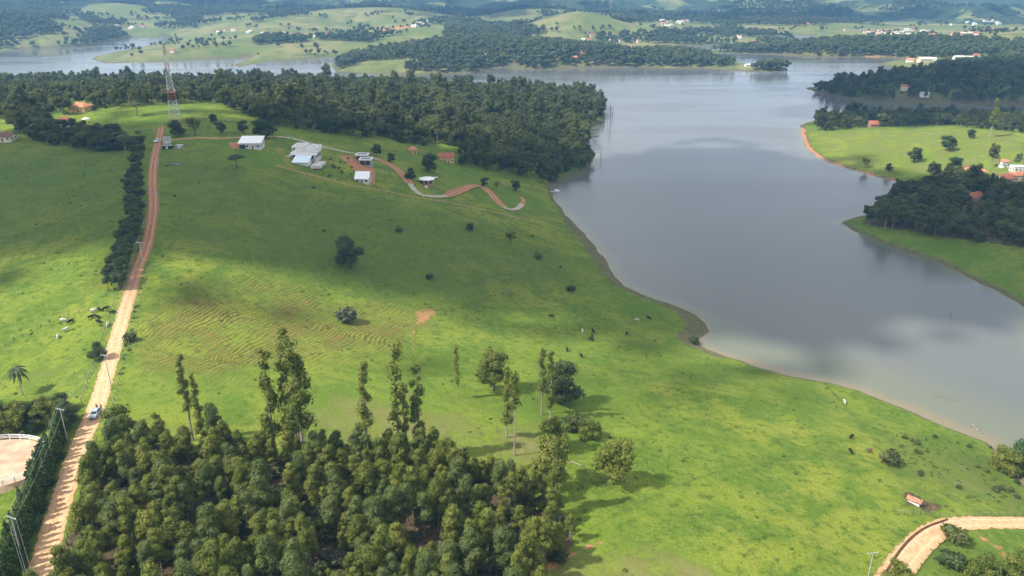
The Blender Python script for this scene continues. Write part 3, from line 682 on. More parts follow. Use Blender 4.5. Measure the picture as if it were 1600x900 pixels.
def plant(kind, v, loc, label, name, sc=1.0, rz=None, group=None, cat='tree'):
    tr, cr = K[kind][v % len(K[kind])]
    rz = random.random()*6.28 if rz is None else rz
    if cr is None:
        o = link(name, tr, None, loc, rz, sc); return tag(o, label, cat, group)
    o = thing(name, label, cat, loc, rz, group, sc); a, b = ONE.get(kind, ('trunk', 'crown'))
    link(a, tr, o); link(b, cr, o); return o

# prototypes for the masses of forest (never linked to the scene on their own)
def proto_coll(name, kinds):
    c = bpy.data.collections.new(name)
    for kd in kinds:
        for i, (tr, cr) in enumerate(K[kd]):
            if cr is None: continue
            n1, n2 = len(tr.vertices), len(cr.vertices)
            me = bpy.data.meshes.new('forest_piece'); bm = bmesh.new(); bm.from_mesh(tr); nf = len(bm.faces); bm.from_mesh(cr)
            bm.faces.ensure_lookup_table()
            for f in bm.faces[nf:]: f.material_index = 1
            bm.to_mesh(me); bm.free(); me.materials.append(tr.materials[0]); me.materials.append(cr.materials[0])
            c.objects.link(bpy.data.objects.new('forest_piece', me))
    return c
def scatter(name, XYZ, sc, coll, ncoll, label, cat, tilt=0.0):
    XYZ = np.asarray(XYZ); n = len(XYZ)
    me = bpy.data.meshes.new(name); me.vertices.add(n); me.vertices.foreach_set('co', XYZ.astype(np.float32).ravel())
    a = me.attributes.new('idx', 'INT', 'POINT'); a.data.foreach_set('value', RNG.integers(0, ncoll, n).astype(np.int32))
    a = me.attributes.new('scl', 'FLOAT', 'POINT'); a.data.foreach_set('value', np.asarray(sc, np.float32))
    a = me.attributes.new('rot', 'FLOAT_VECTOR', 'POINT'); rv = np.zeros((n, 3), np.float32); rv[:, 2] = RNG.random(n)*6.28; rv[:, :2] = RNG.normal(size=(n, 2))*tilt; a.data.foreach_set('vector', rv.ravel())
    o = link(name, me); g = bpy.data.node_groups.new(name, 'GeometryNodeTree')
    g.interface.new_socket('Geometry', in_out='INPUT', socket_type='NodeSocketGeometry'); g.interface.new_socket('Geometry', in_out='OUTPUT', socket_type='NodeSocketGeometry')
    gi, go_ = g.nodes.new('NodeGroupInput'), g.nodes.new('NodeGroupOutput')
    ci = g.nodes.new('GeometryNodeCollectionInfo'); ci.inputs['Collection'].default_value = coll; ci.inputs['Separate Children'].default_value = True; ci.inputs['Reset Children'].default_value = True
    ip = g.nodes.new('GeometryNodeInstanceOnPoints'); ip.inputs['Pick Instance'].default_value = True
    def na(nm, ty):
        k = g.nodes.new('GeometryNodeInputNamedAttribute'); k.data_type = ty; k.inputs['Name'].default_value = nm; return k.outputs['Attribute']
    L = g.links.new
    L(gi.outputs[0], ip.inputs['Points']); L(ci.outputs[0], ip.inputs['Instance']); L(na('idx', 'INT'), ip.inputs['Instance Index'])
    L(na('rot', 'FLOAT_VECTOR'), ip.inputs['Rotation']); L(na('scl', 'FLOAT'), ip.inputs['Scale']); L(ip.outputs[0], go_.inputs[0])
    md = o.modifiers.new('scatter', 'NODES'); md.node_group = g
    return tag(o, label, cat, kind='stuff')
def fill(poly, spacing, jit=.45, keep=None, rmin=80, rmax=3300, seed=1):
    """ground points on a jittered grid whose foot is seen inside a pixel polygon"""
    rng = np.random.default_rng(seed)
    c = np.array([tuple(at(a, min(b, 1060)))[:2] for a, b in poly])
    x0, y0 = c.min(0)-10; x1, y1 = c.max(0)+10
    gx, gy = np.meshgrid(np.arange(x0, x1, spacing), np.arange(y0, y1, spacing*.88)); gx[1::2] += spacing/2
    x = gx.ravel()+rng.normal(size=gx.size)*spacing*jit*.6; y = gy.ravel()+rng.normal(size=gx.size)*spacing*jit*.6
    z = H(x, y); px, py = project(x, y, z)
    k = inside(poly, px, py) & (_lookup(SDG, x, y) > 1.5) & (np.hypot(x, y) > rmin) & (np.hypot(x, y) < rmax) & (y > 0)
    if keep is not None: k &= keep(x, y, px, py)
    return np.stack([x, y, z], 1)[k]

# ------------------------------------------------------------------ foreground eucalyptus plantation
road_xy = smooth_line(np.array([tuple(at(a, b))[:2] for a, b in ROAD]), 6)
def clear_road(x, y, px, py): return pdist(list(map(tuple, road_xy)), x, y, closed=False) > 4.6
pts = fill(PLANT, 3.55, keep=lambda x, y, a, b: clear_road(x, y, a, b) & (gnoise(x/9, y/9) > -.30) & (b < 1040), seed=5)
pts = pts[np.argsort(np.hypot(pts[:, 0], pts[:, 1]))]
vis = []
for p in pts:
    px, py = project(p[0], p[1], p[2]+11)
    if -40 < px < 1000 and py < 915: vis.append(p)
back = vis[300:]; vis = vis[:300]
for i, p in enumerate(vis):
    zx, zy = project(p[0], p[1], p[2])
    zone = 'at the road side of' if zx < 60+(1000-zy)*.42 else 'on the right-hand edge of' if zx > 720 else 'in the back rows of' if zy < 790 else 'in the lowest front rows of' if zy > 930 else 'in the middle of'
    plant('euc', RNG.integers(0, 18), p, 'young eucalyptus tree '+zone+' the dense foreground plantation', 'eucalyptus_tree', .56+.50*RNG.random(), group='eucalyptus plantation in the foreground')
euccoll = proto_coll('eucalyptus_kinds', ['euc'])
if back: scatter('eucalyptus_woodland', np.array(back), .56+.50*RNG.random(len(back)), euccoll, 18, 'closed back ranks of the eucalyptus plantation towards the pasture', 'forest')
# undergrowth between them
bushcoll = proto_coll('undergrowth_kinds', ['bush'])
ug = fill(PLANT, 3.3, seed=8, keep=lambda x, y, a, b: clear_road(x, y, a, b) & (gnoise(x/7+5, y/7) > -.25))
scatter('undergrowth', ug, .7+.9*RNG.random(len(ug)), bushcoll, 5, 'low tangled undergrowth on the plantation floor', 'undergrowth')
# single trees beyond the plantation
def single(kind, v, px, pyb, pyt, label, name='eucalyptus_tree', group=None, natural=None, rz=None):
    p = at(px, pyb); d = (Vector((0, 0, CAMZ))-p).length
    el = math.atan2(CAMZ-p.z, math.hypot(p.x, p.y)); hm = (pyb-pyt)*d/FPX/math.cos(el)*1.02
    cr = K[kind][v % len(K[kind])][1] or K[kind][v % len(K[kind])][0]
    nat = natural or max(q.co.z for q in cr.vertices)
    return plant(kind, v, p, label, name, hm/nat, rz, group, 'bush' if 'bush' in kind else 'tree')
for kind, v, px, b, t_, lab in [
 ('tall', 1, 318, 694, 598, 'tall eucalyptus with two pale stems standing just right of the road car'),
 ('tall', 0, 302, 688, 571, 'slim eucalyptus rising behind the two-stemmed one near the road'),
 ('tall', 5, 432, 718, 566, 'narrow columnar eucalyptus left of the broad tall one'),
 ('tall', 2, 476, 730, 560, 'broad tall eucalyptus rising above the plantation before the terraced slope'),
 ('tall', 3, 462, 712, 541, 'thin-topped eucalyptus peeping out behind the broad tall one'),
 ('tall', 4, 577, 728, 584, 'bushy tall eucalyptus in the middle of the plantation back edge'),
 ('thin', 0, 624, 715, 557, 'very thin eucalyptus between the bushy tall one and the leaning pair'),
 ('tall', 5, 656, 715, 586, 'dark columnar eucalyptus, rightmost of the plantation back edge'),
 ('tall', 0, 636, 720, 608, 'shorter eucalyptus left of the dark columnar one'),
 ('thin', 0, 715, 622, 546, 'lone pencil-thin eucalyptus standing in the open pasture'),
 ('round', 0, 772, 611, 553, 'small round-headed tree behind the two bare-stemmed eucalypts'),
 ('tall', 1, 792, 684, 582, 'eucalyptus with long bare white stem beside the thinner stem'),
 ('thin', 1, 804, 712, 592, 'thinnest bare white stem with a small tuft of leaves on top'),
 ('tall', 0, 846, 648, 550, 'slender eucalyptus left of the dark rounded tree'),
 ('tall', 3, 860, 656, 556, 'pale green eucalyptus in front of the dark rounded tree'),
 ('dark', 0, 877, 630, 568, 'dense dark rounded tree in the clump on the open pasture'),
 ('round', 1, 866, 702, 655, 'round-crowned tree above the right end of the plantation'),
 ('round', 2, 860, 760, 690, 'olive green tree on the right edge of the plantation'),
 ('round', 0, 957, 757, 697, 'lone round tree standing right of the plantation, casting its own shadow'),
 ('tall', 2, 868, 800, 700, 'leafy eucalyptus at the right end of the plantation'),
 ('round', 2, 193, 688, 640, 'small light tree right of the road beside the parked car'),
 ('dark', 1, 548, 418, 373, 'lone dark tree on the shaded middle slope'),
 ('acacia', 0, 370, 264, 244, 'spreading tree below the white-roofed house'),
 ('round', 1, 798, 380, 361, 'thin tree low on the far slope near the shore'),
 ('dark', 2, 735, 361, 349, 'small dark tree alone on the far slope'),
 ('dark', 0, 155, 562, 537, 'dark bushy tree shading the dirt road'),
 ('acacia', 0, 215, 181, 163, 'flat-topped tree alone in the bright field'),
 ('tall', 2, 1546, 215, 165, 'tall pale-trunked tree at the edge of the bright field across the lake'),
 ('dark', 1, 1427, 254, 233, 'round grey-green tree in the middle of the bright field'),
 ('dark', 2, 1480, 236, 215, 'dense tree in the bright field above the round one'),
 ('dark', 0, 1517, 216, 204, 'small round tree near the top of the bright field'),
 ('dark', 1, 1389, 268, 257, 'low dark tree on the shore side of the bright field'),
 ('round', 1, 1352, 262, 248, 'faint grey tree near the inlet of the bright field'),
 ('ftall', 1, 1548, 262, 231, 'tall airy tree just above the village roofs'),
 ('ftall', 2, 1588, 262, 243, 'slim tree between the village roofs and field'),
 ('dark', 2, 1489, 268, 248, 'dark flat-headed tree at the corner of the village wood'),
 ('dark', 0, 642, 281, 262, 'dark tree beside the octagonal brick pavilion'),
 ('dark', 1, 588, 244, 226, 'dark tree behind the boxy house'),
 ('dark', 2, 612, 254, 240, 'dark tree on the back slope right of the boxy house'),
 ('dark', 0, 672, 268, 240, 'large dark tree below the yellow house'),
 ('dark', 1, 757, 292, 278, 'dark tree near the bend of the earth track'),
 ('dark', 2, 806, 298, 282, 'dark tree where the lawn meets the forest'),
 ('round', 1, 776, 295, 284, 'small round tree beside the earth track'),
 ]:
    single(kind, v, px, b, t_, lab, 'eucalyptus_tree' if kind in ('tall', 'thin') else 'pasture_tree')
for kind, v, px, b, t_, lab in [('bush', 3, 538, 503, 482, 'grey-leaved bush clump on the terraced slope'), ('bush', 2, 547, 503, 488, 'dark bush beside the grey-leaved clump'),
 ('bush', 1, 897, 672, 647, 'light olive bush right of the bare stems'), ('bush', 0, 922, 682, 656, 'dark green rounded bush next to the olive one'),
 ('bush', 2, 892, 455, 446, 'flat dark bush near the cloud shadow edge'), ('bush', 2, 672, 436, 428, 'ragged dark shrub in the shaded gully'), ('bush', 0, 623, 362, 354, 'small shrub on the shaded slope below the path'),
 ('bush', 0, 204, 532, 520, 'roadside shrub by the red earth bank'), ('bush', 0, 1388, 724, 708, 'low shrub in the rough ground near the cows'), ('bush', 0, 1492, 846, 828, 'round bush inside the bend of the pale road'),
 ('bush', 2, 1484, 885, 868, 'small bush below the bend of the pale road'), ('bush', 0, 1404, 910, 884, 'leafy bush at the foot of the pale road'),
 ('bush', 0, 1530, 908, 876, 'broad yellow-green bush at the lower edge'), ('bush', 3, 1594, 906, 872, 'yellow-green bush in the lower corner'), ('bush', 2, 1606, 740, 704, 'dark leafy bush on the shore corner'),
 ('bush', 0, 1572, 735, 705, 'green shrub beside the dark shore bush'), ('bush', 0, 841, 404, 396, 'small dark shrub near the lower shore'), ('bush', 2, 1085, 537, 527, 'small dark bush on the muddy point')]:
    single('bigbush' if b-t_ > 20 and b > 600 else kind, v, px, b, t_, lab, 'bush')
for px, b, t_, lab in [(36, 618, 581, 'palm tree standing in the left pasture'), (218, 222, 206, 'palm rising out of the dark trees left of the road'), (197, 240, 214, 'pale-trunked palm at the edge of the left field')]:
    single('palm', 0, px, b, t_, lab, 'palm_tree')
for px, b, t_, lab in [(953, 194, 160, 'bare drowned tree standing farthest out by the forest tip'), (949, 192, 172, 'bare drowned tree close to the forest tip'), (957, 186, 168, 'smaller bare drowned tree behind the others'),
                       (939, 252, 232, 'bare drowned trunk off the dark forest shore'), (1485, 500, 487, 'bare stump standing in the water by the lawn')]:
    x, y = at_z(px, b, 0); hm = (b-t_)*math.hypot(math.hypot(x, y), CAMZ)/FPX
    tr = K['dead'][px % 2][0]; nat = max(q.co.z for q in tr.vertices)
    tag(link('drowned_tree', tr, None, (x, y, 0), px*1.0, hm/nat), lab, 'tree')
# ridge-top row by the upper lane, and the shrubs behind the arena
for i, (px, b, t_) in enumerate([(277, 213, 190), (305, 211, 186), (346, 208, 192), (334, 192, 179), (381, 208, 190), (407, 214, 188), (416, 216, 190), (426, 212, 192)]):
    single('dark' if i != 1 else 'round', i, px, b, t_, 'dark tree in the row along the ridge lane', 'ridge_tree', 'trees along the ridge lane')
# dense tree row left of the road, then the hedge of conifers lower down
rowpx = smooth_line([(222,232),(221,262),(217,295),(217,330),(216,365),(206,395),(196,425),(188,452)], 4)
for i, (a, b) in enumerate(rowpx):
    p = at(a, b); plant('row', i, p+Vector((random.uniform(-1, 1), random.uniform(-1, 1), 0)), 'dark dense tree in the row lining the upper dirt road', 'roadside_tree', random.uniform(.58, .85), group='trees lining the upper dirt road')
    plant('row', i+2, p+Vector((-3.2+random.uniform(-.6, .6), random.uniform(-1, 1), 0)), 'dark dense tree in the row lining the upper dirt road', 'roadside_tree', random.uniform(.5, .75), group='trees lining the upper dirt road')
hedge = smooth_line([(104,682),(96,712),(84,742),(72,775),(58,812),(46,850),(32,890),(14,930),(-4,975)], 4)
for i, (a, b) in enumerate(hedge):
    p = at(a-6, b); plant('conifer', i, p+Vector((random.uniform(-.4, .4), random.uniform(-.4, .4), 0)), 'feathery green conifer in the hedge along the lower dirt road', 'hedge_conifer', random.uniform(.78, 1.02), group='conifer hedge along the lower dirt road')
    if b > 700: plant('conifer', i+1, p+Vector((-2.4, random.uniform(-.6, .6), 0)), 'feathery green conifer in the hedge along the lower dirt road', 'hedge_conifer', random.uniform(.5, .8), group='conifer hedge along the lower dirt road')
for i, (a, b, s) in enumerate([(105,668,.75),(88,664,.8),(70,668,.85),(50,672,.8),(28,682,.85),(8,690,.9),(96,646,.6),(72,650,.7),(40,664,.8),(-8,676,.9),(18,668,.8),(-25,690,.9)]):
    plant('round' if i % 3 else 'dark', i, at(a, b), 'leafy tree in the clump behind the riding arena', 'arena_tree', s, group='tree clump behind the riding arena')

# ------------------------------------------------------------------ forests: the trees that show largest as individuals, the rest as masses
midcoll = proto_coll('forest_kinds', ['broad', 'ftall', 'dark']); NMID = 14
farcoll = proto_coll('far_forest_kinds', ['far']); NFAR = 6
F_MAIN = [(348,168),(380,180),(440,200),(520,210),(600,219),(640,226),(668,232),(672,222),(700,228),(722,248),(720,258),(800,272),(853,289),(925,261),(918,216),(912,201),(940,190),(943,166),(930,151),(800,145),(600,140),(350,129),(338,150)]
F_LEFT = [(-120,128),(345,131),(340,160),(250,164),(200,168),(150,173),(100,180),(60,178),(40,186),(-120,190)]
F_LEFT2 = [(40,196),(78,196),(112,206),(160,212),(212,226),(216,240),(172,238),(110,232),(70,225),(30,212),(20,200)]
F_VIL = [(1347,353),(1420,365),(1500,378),(1600,391),(1720,405),(1720,285),(1600,292),(1565,303),(1500,272),(1450,272),(1443,292),(1405,304),(1352,340)]
F_STRIP = [(1272,207),(1350,199),(1480,196),(1540,203),(1600,209),(1720,210),(1720,182),(1500,182),(1340,185),(1275,193)]
F_DARK = [(1265,140),(1300,150),(1345,156),(1450,160.5),(1600,164),(1760,165),(1760,120),(1600,119),(1500,113),(1440,114),(1340,130)]
def no_house(x, y, px, py):
    k = np.ones(x.shape, bool)
    for a, b, rd in [(696,252,14),(644,236,9),(123,172,19),(97,196,13),(135,189,8),(6,220,14),(16,172,8),(1365,197,9),(1524,314,16),(1515,270,16),(1540,270,14),(1580,282,22),(1519,330,9)]:
        k &= (np.abs(px-a) > rd) | (py < b-rd*.6) | (py > b+(rd*.55 if a < 1400 else rd*1.15))
    return k
allp = []
for j, (poly, sp, nm, lab) in enumerate([(F_MAIN, 6.4, 'forest', 'dense mixed forest covering the near peninsula'), (F_LEFT, 6.8, 'forest', 'green forest behind the bright field on the ridge'),
        (F_LEFT2, 4.6, 'forest', 'dark belt of trees between the left fields'), (F_VIL, 5.6, 'forest', 'dark wood round the lakeside village houses'),
        (F_STRIP, 6.0, 'forest', 'strip of wood along the far side of the bright field'), (F_DARK, 6.5, 'forest', 'shaded wooded peninsula across the lake')]):
    p = fill(poly, sp, seed=30+j, keep=no_house); allp.append((j, nm, lab, p))
kinds_ = ['wood behind']*0
cand = []
for j, nm, lab, p in allp:
    _, py = project(p[:, 0], p[:, 1], p[:, 2])
    for i in range(len(p)): cand.append((math.hypot(p[i, 0], p[i, 1])*{0: 1.0, 1: 1.02, 2: 1.05, 3: 1.22, 4: 1.2, 5: 1.6}[j], j, i))
cand.sort(); take = {j: set() for j in range(6)}
for _, j, i in cand[:300]: take[j].add(i)
FL = {0: ('forest tree in the front rank of the peninsula forest', 'front rank of the peninsula forest'), 1: ('forest tree in the wood behind the bright ridge field', 'front of the wood behind the ridge field'),
      2: ('dark tree in the belt between the left fields', 'tree belt between the left fields'), 3: ('dark tree in the wood around the lakeside village', 'front of the village wood'),
      4: ('tree in the strip along the bright field', 'tree strip along the bright field'), 5: ('tree on the shaded wooded peninsula', 'trees of the shaded peninsula')}
for j, nm, lab, p in allp:
    sc = .50+.55*RNG.random(len(p))**1.4+.35*(RNG.random(len(p)) < .06); sc *= {0: .86, 1: .74, 2: .72, 3: .68, 4: .68, 5: .85}[j]
    sc = sc*(1+.55*fbm(p[:, 0]/38+j, p[:, 1]/38, 2))
    rest = [i for i in range(len(p)) if i not in take[j]]
    for i in take[j]:
        kd = ['broad', 'ftall', 'dark'][RNG.integers(0, 3)] if j in (0, 1) else ['broad', 'dark', 'dark'][RNG.integers(0, 3)]
        plant(kd, RNG.integers(0, 6), p[i], FL[j][0], 'forest_tree', sc[i], group=FL[j][1])
    if rest: scatter(nm, p[rest], sc[rest], midcoll, NMID, lab, 'forest')
FAR = [(-60,81),(28,75),(90,73),(140,71),(170,64),(205,57),(240,50),(300,52),(380,50),(440,42),(520,44),(560,48),(640,44),(720,44),(800,48),(880,52),(960,55),(1060,52),(1180,48),(1240,50),(1330,46),(1420,40),(1520,44),(1560,55),(1660,60),(1660,2),(-60,2)]
FIELDS = [[(102,25),(112,24),(152,43),(128,52),(115,46)],[(140,80),(240,80),(350,76),(430,68),(570,68),(575,85),(540,89),(400,90),(250,98),(140,96)],[(70,12),(200,7),(205,20),(165,33),(130,22)],[(195,24),(240,28),(245,38),(200,38)],
 [(30,8),(80,10),(95,16),(60,14)],[(250,2),(285,4),(300,14),(262,10)],[(580,44),(640,36),(700,40),(690,62),(650,68),(610,66),(640,54),(560,54)],[(610,4),(640,5),(660,14),(600,12)],[(640,22),(680,20),(720,32),(640,28)],
 [(560,97),(625,93),(630,113),(540,113)],[(990,66),(1015,66),(1015,74),(990,74)],[(1150,40),(1170,40),(1280,42),(1260,52),(1150,48)],[(1300,36),(1600,26),(1600,44),(1540,62),(1300,62)],[(1375,94),(1445,94),(1445,110),(1375,106)],
 [(1480,90),(1560,86),(1560,98),(1490,106)],[(1540,44),(1700,40),(1700,68),(1540,68)],[(870,25),(955,22),(960,32),(830,46),(820,40)],[(965,40),(1020,36),(1100,48),(1090,52),(960,54)],[(395,52),(560,53),(560,56),(395,56)]]
def far_keep(dens, sc=260.0):
    def f(x, y, px, py):
        k = fbm(x/sc+2, y/sc+7, 3) > dens
        for q in FIELDS: k &= ~inside(q, px, py)
        return k
    return f
F_CENTER = [(528,109),(600,96),(660,90),(640,104),(628,113),(740,112),(770,104),(830,107),(900,104),(1000,104),(1080,105),(1120,105),(1150,104),(1140,98),(1090,89),(1040,83),(1000,84),(930,78),(880,70),(800,64),(700,58),(690,68),(600,78),(556,88),(550,92),(525,100)]
F_TIP = [(1172,111),(1200,112),(1230,110.5),(1225,106),(1180,104)]
F_HEAD = [(1110,82),(1200,84),(1300,88),(1390,89),(1440,92),(1540,90),(1600,82),(1740,78),(1740,66),(1500,65),(1400,63),(1300,66),(1230,72),(1150,77)]
F_RB = [(1442,109),(1500,112),(1600,120),(1760,122),(1760,78),(1600,80),(1570,86),(1545,95),(1500,104)]
F_BACK = [(560,70),(880,66),(1085,70),(1200,70),(1290,64),(1200,52),(1060,50),(900,50),(700,42),(560,60)]
F_LV = [(400,76),(440,70),(480,66),(500,60),(560,58),(600,62),(640,70),(560,66),(470,62),(420,60),(396,66)]
F_LP = [(240,84),(345,82),(348,76),(270,72),(235,78)]
for j, (poly, sp, dens, lab) in enumerate([(F_CENTER, 8.0, -1, 'hazy forest on the middle peninsula across the lake'), (F_TIP, 7, -1, 'tree clump at the tip of the middle peninsula'), (F_HEAD, 8.5, -.75, 'long forested headland beyond the wide water'),
        (F_RB, 8.5, -.25, 'scattered wood behind the far shore houses'), (F_BACK, 10, .03, 'patchwork woods on the low hills beyond the lake'), (FAR, 13, .02, 'far woods climbing the hills under the mountains'),
        ([(-80,81),(30,75),(140,71),(170,64),(205,57),(180,48),(100,50),(60,25),(-80,22)], 10, -.35, 'blue-green forest on the far left hillside'), (F_LV, 9, -.2, 'broken woods round the far village strip'), (F_LP, 8, -.05, 'tree clump on the low grassy peninsula')]):
    p = fill(poly, sp, seed=60+j, keep=far_keep(dens))
    if len(p): scatter('forest', p, .65+.6*RNG.random(len(p)), farcoll, NFAR, lab, 'forest')
# thin scatter of trees over the far fields
p = fill([(0,100),(600,95),(1600,100),(1600,20),(0,20)], 15, .9, seed=77, keep=lambda x, y, a, b: gnoise(x/75, y/75)+.5*gnoise(x/24, y/24) > .43)
scatter('woodland', p, .4+.5*RNG.random(len(p)), farcoll, NFAR, 'scattered far trees dotted over the hazy fields', 'forest')

# tussocks and weeds in the pasture
def tuft_mesh(rng):
    n = 26; d = unit(n, rng); d[:, 2] = np.abs(d[:, 2]); C = d*np.array([.45, .45, .22])+np.array([0, 0, .08])
    V, F = cards(C, d+.4*rng.normal(size=(n, 3)), .22, rng); me = mesh_np('tussock', V, [F], ['tuft'], tone=rng.random(len(V))); return me
tcoll = bpy.data.collections.new('tussock_kinds')
for i in range(4): tcoll.objects.link(bpy.data.objects.new('tussock', tuft_mesh(np.random.default_rng(i))))
PAST = [(140,640),(250,215),(420,260),(640,312),(850,350),(960,440),(1100,530),(1300,600),(1545,695),(1600,760),(1600,810),(1440,825),(1360,930),(900,930),(900,700),(300,690)]
p = fill(PAST, 4.2, .9, seed=90, keep=lambda x, y, a, b: (gnoise(x/16, y/16)+.6*gnoise(x/4, y/4) > .22) & clear_road(x, y, a, b))
p2 = fill([(-60,225),(205,240),(170,470),(150,560),(120,640),(-60,660)], 3.6, .9, seed=91, keep=lambda x, y, a, b: (gnoise(x/16, y/16)+.6*gnoise(x/4, y/4) > .2) & clear_road(x, y, a, b))
p3 = fill([(1370,670),(1500,690),(1600,750),(1600,800),(1440,770)], 1.7, .9, seed=92, keep=lambda x, y, a, b: gnoise(x/8, y/8) > -.05)
p = np.concatenate([p, p2, p3])
scatter('pasture_weeds', p, .28+.75*RNG.random(len(p))**3, tcoll, 4, 'dark grass tussocks dotted over the pasture', 'grass', .1)
tr_edge = fill([(135,640),(240,300),(250,300),(200,560),(160,650)], 1.8, .8, seed=95, keep=lambda x, y, a, b: (pdist(list(map(tuple, road_xy)), x, y, closed=False) > 2.9) & (pdist(list(map(tuple, road_xy)), x, y, closed=False) < 5))
scatter('roadside_grass', tr_edge, .6+.9*RNG.random(len(tr_edge)), tcoll, 4, 'rough grass along the edges of the dirt road', 'grass', .1)
sb = fill([(1380,670),(1545,695),(1600,750),(1600,790),(1450,760)], 5.5, .9, seed=96, keep=lambda x, y, a, b: gnoise(x/10, y/10) > .0)
for i, q in enumerate(sb[:40]): plant('bush', [0, 2, 4][i % 3], q, 'low weedy shrub on the rough ground by the shore', 'weedy_shrub', .35+.4*random.random(), group='shrubs on the rough shore ground', cat='bush')
pb = fill(PAST, 17, .9, seed=97, keep=lambda x, y, a, b: (RNG.random(len(x)) < .13) & (b < 480))
for i, q in enumerate(pb[:60]): plant('bush', [0, 2][i % 2], q, 'small dark shrub scattered over the shaded hillside', 'hillside_shrub', .3+.35*random.random(), group='shrubs dotted over the hillside', cat='bush')
pg = fill([(500,235),(545,248),(560,285),(500,275),(470,250)], 4, .9, seed=98, keep=lambda x, y, a, b: RNG.random(len(x)) < .55)
for i, q in enumerate(pg[:40]): plant('bush', [0, 2, 3][i % 3], q, 'young shrub on the planted plot beside the modern house', 'garden_shrub', .3+.4*random.random(), group='shrubs on the planted plot', cat='bush')

# ------------------------------------------------------------------ buildings
def openings(root, w, d, h, nf=3, ns=2, frame='white_wall', door=True, y=None):
    """windows (pane set in a frame) on the camera side and both ends, one door"""
    for k in range(nf):
        x = -w/2+w*(k+.5)/nf
        if door and k == nf//2:
            MB().box(x-.45, x+.45, -d/2-.05, -d/2+.04, 0, 2.1).build('door', 'timber', root); continue
        f = MB().box(x-.65, x+.65, -d/2-.06, -d/2+.04, h*.38, h*.38+1.15).build('window', frame, root)
        MB().box(x-.55, x+.55, -d/2-.075, -d/2-.03, h*.38+.1, h*.38+1.05).build('pane', 'glass', f)
    for s in (-1, 1):
        for k in range(ns):
            yy = -d/2+d*(k+.5)/ns; a, b = (s*w/2-.04, s*w/2+.06) if s > 0 else (s*w/2-.06, s*w/2+.04)
            f = MB().box(a, b, yy-.6, yy+.6, h*.38, h*.38+1.15).build('window', frame, root)
            a, b = (s*w/2+.03, s*w/2+.075) if s > 0 else (s*w/2-.075, s*w/2-.03)
            MB().box(a, b, yy-.5, yy+.5, h*.38+.1, h*.38+1.05).build('pane', 'glass', f)
def house(label, px, py, w, d, h, roof, rh, wall, rmat, rz=0.0, nf=3, ns=2, name='house', along='x', dy=0.0, chimney=False, door=True):
    p = at(px, py); p.y += d/2+dy; p.z = min(hgt(p.x+a*w/2, p.y+b*d/2) for a in (-1, 1) for b in (-1, 1))+.35
    o = thing(name, label, 'house', p, rz)
    mb = MB().box(-w/2, w/2, -d/2, d/2, -2.5, h)
    if roof == 'gable':
        if along == 'x': mb.add([(-w/2+.01,-d/2,h),(-w/2+.01,d/2,h),(-w/2+.01,0,h+rh-.05),(w/2-.01,-d/2,h),(w/2-.01,d/2,h),(w/2-.01,0,h+rh-.05)], [(0,2,1),(3,4,5)])
        else: mb.add([(-w/2,-d/2+.01,h),(w/2,-d/2+.01,h),(0,-d/2+.01,h+rh-.05),(-w/2,d/2-.01,h),(w/2,d/2-.01,h),(0,d/2-.01,h+rh-.05)], [(0,1,2),(3,5,4)])
    mb.build('wall', wall, o)
    if roof == 'gable': r = MB().gable(w if along == 'x' else d, d if along == 'x' else w, h, rh, .5, .18, along).build('roof', rmat, o)
    elif roof == 'hip': r = MB().hip(w, d, h+.003, rh, .5).build('roof', rmat, o)
    elif roof == 'shed':
        a, b = w/2+.5, d/2+.5
        r = MB().add([(-a,-b,h),(a,-b,h),(a,b,h+rh),(-a,b,h+rh),(-a,-b,h+.2),(a,-b,h+.2),(a,b,h+rh+.2),(-a,b,h+rh+.2)], [(3,2,1,0),(4,5,6,7),(0,1,5,4),(1,2,6,5),(2,3,7,6),(3,0,4,7)]).build('roof', rmat, o)
        MB().add([(-w/2+.02,-d/2,h),(-w/2+.02,d/2-.02,h),(-w/2+.02,d/2-.02,h+rh*.93),(w/2-.02,-d/2,h),(w/2-.02,d/2-.02,h),(w/2-.02,d/2-.02,h+rh*.93)], [(0,2,1),(3,4,5),(1,2,5,4)]).build('gable_wall', wall, o)
    else:
        r = MB().box(-w/2-.15, w/2+.15, -d/2-.15, d/2+.15, h+.003, h+.22).build('roof', rmat, o)
        MB().box(-w/2-.15, w/2+.15, -d/2-.15, -d/2+.05, h+.225, h+.55).box(-w/2-.15, w/2+.15, d/2-.05, d/2+.15, h+.225, h+.55).box(-w/2-.15, -w/2+.05, -d/2+.052, d/2-.052, h+.225, h+.55).box(w/2-.05, w/2+.15, -d/2+.052, d/2-.052, h+.225, h+.55).build('parapet', wall, r)
    if chimney: MB().box(w*.2, w*.2+.6, .6, 1.2, h, h+rh+.7).build('chimney', wall, r)
    openings(o, w, d, h, nf, ns, door=door)
    return o
h1 = house('white house with a big plain white sloping roof on the ridge', 390, 233, 10.8, 9, 3.3, 'shed', 1.9, 'pale_concrete', 'white_roof', .06, 4, 2)
MB().box(-5.2, -2.2, -4.9, -4.52, 0, 2.6).build('garage_opening', 'dark_panel', h1)
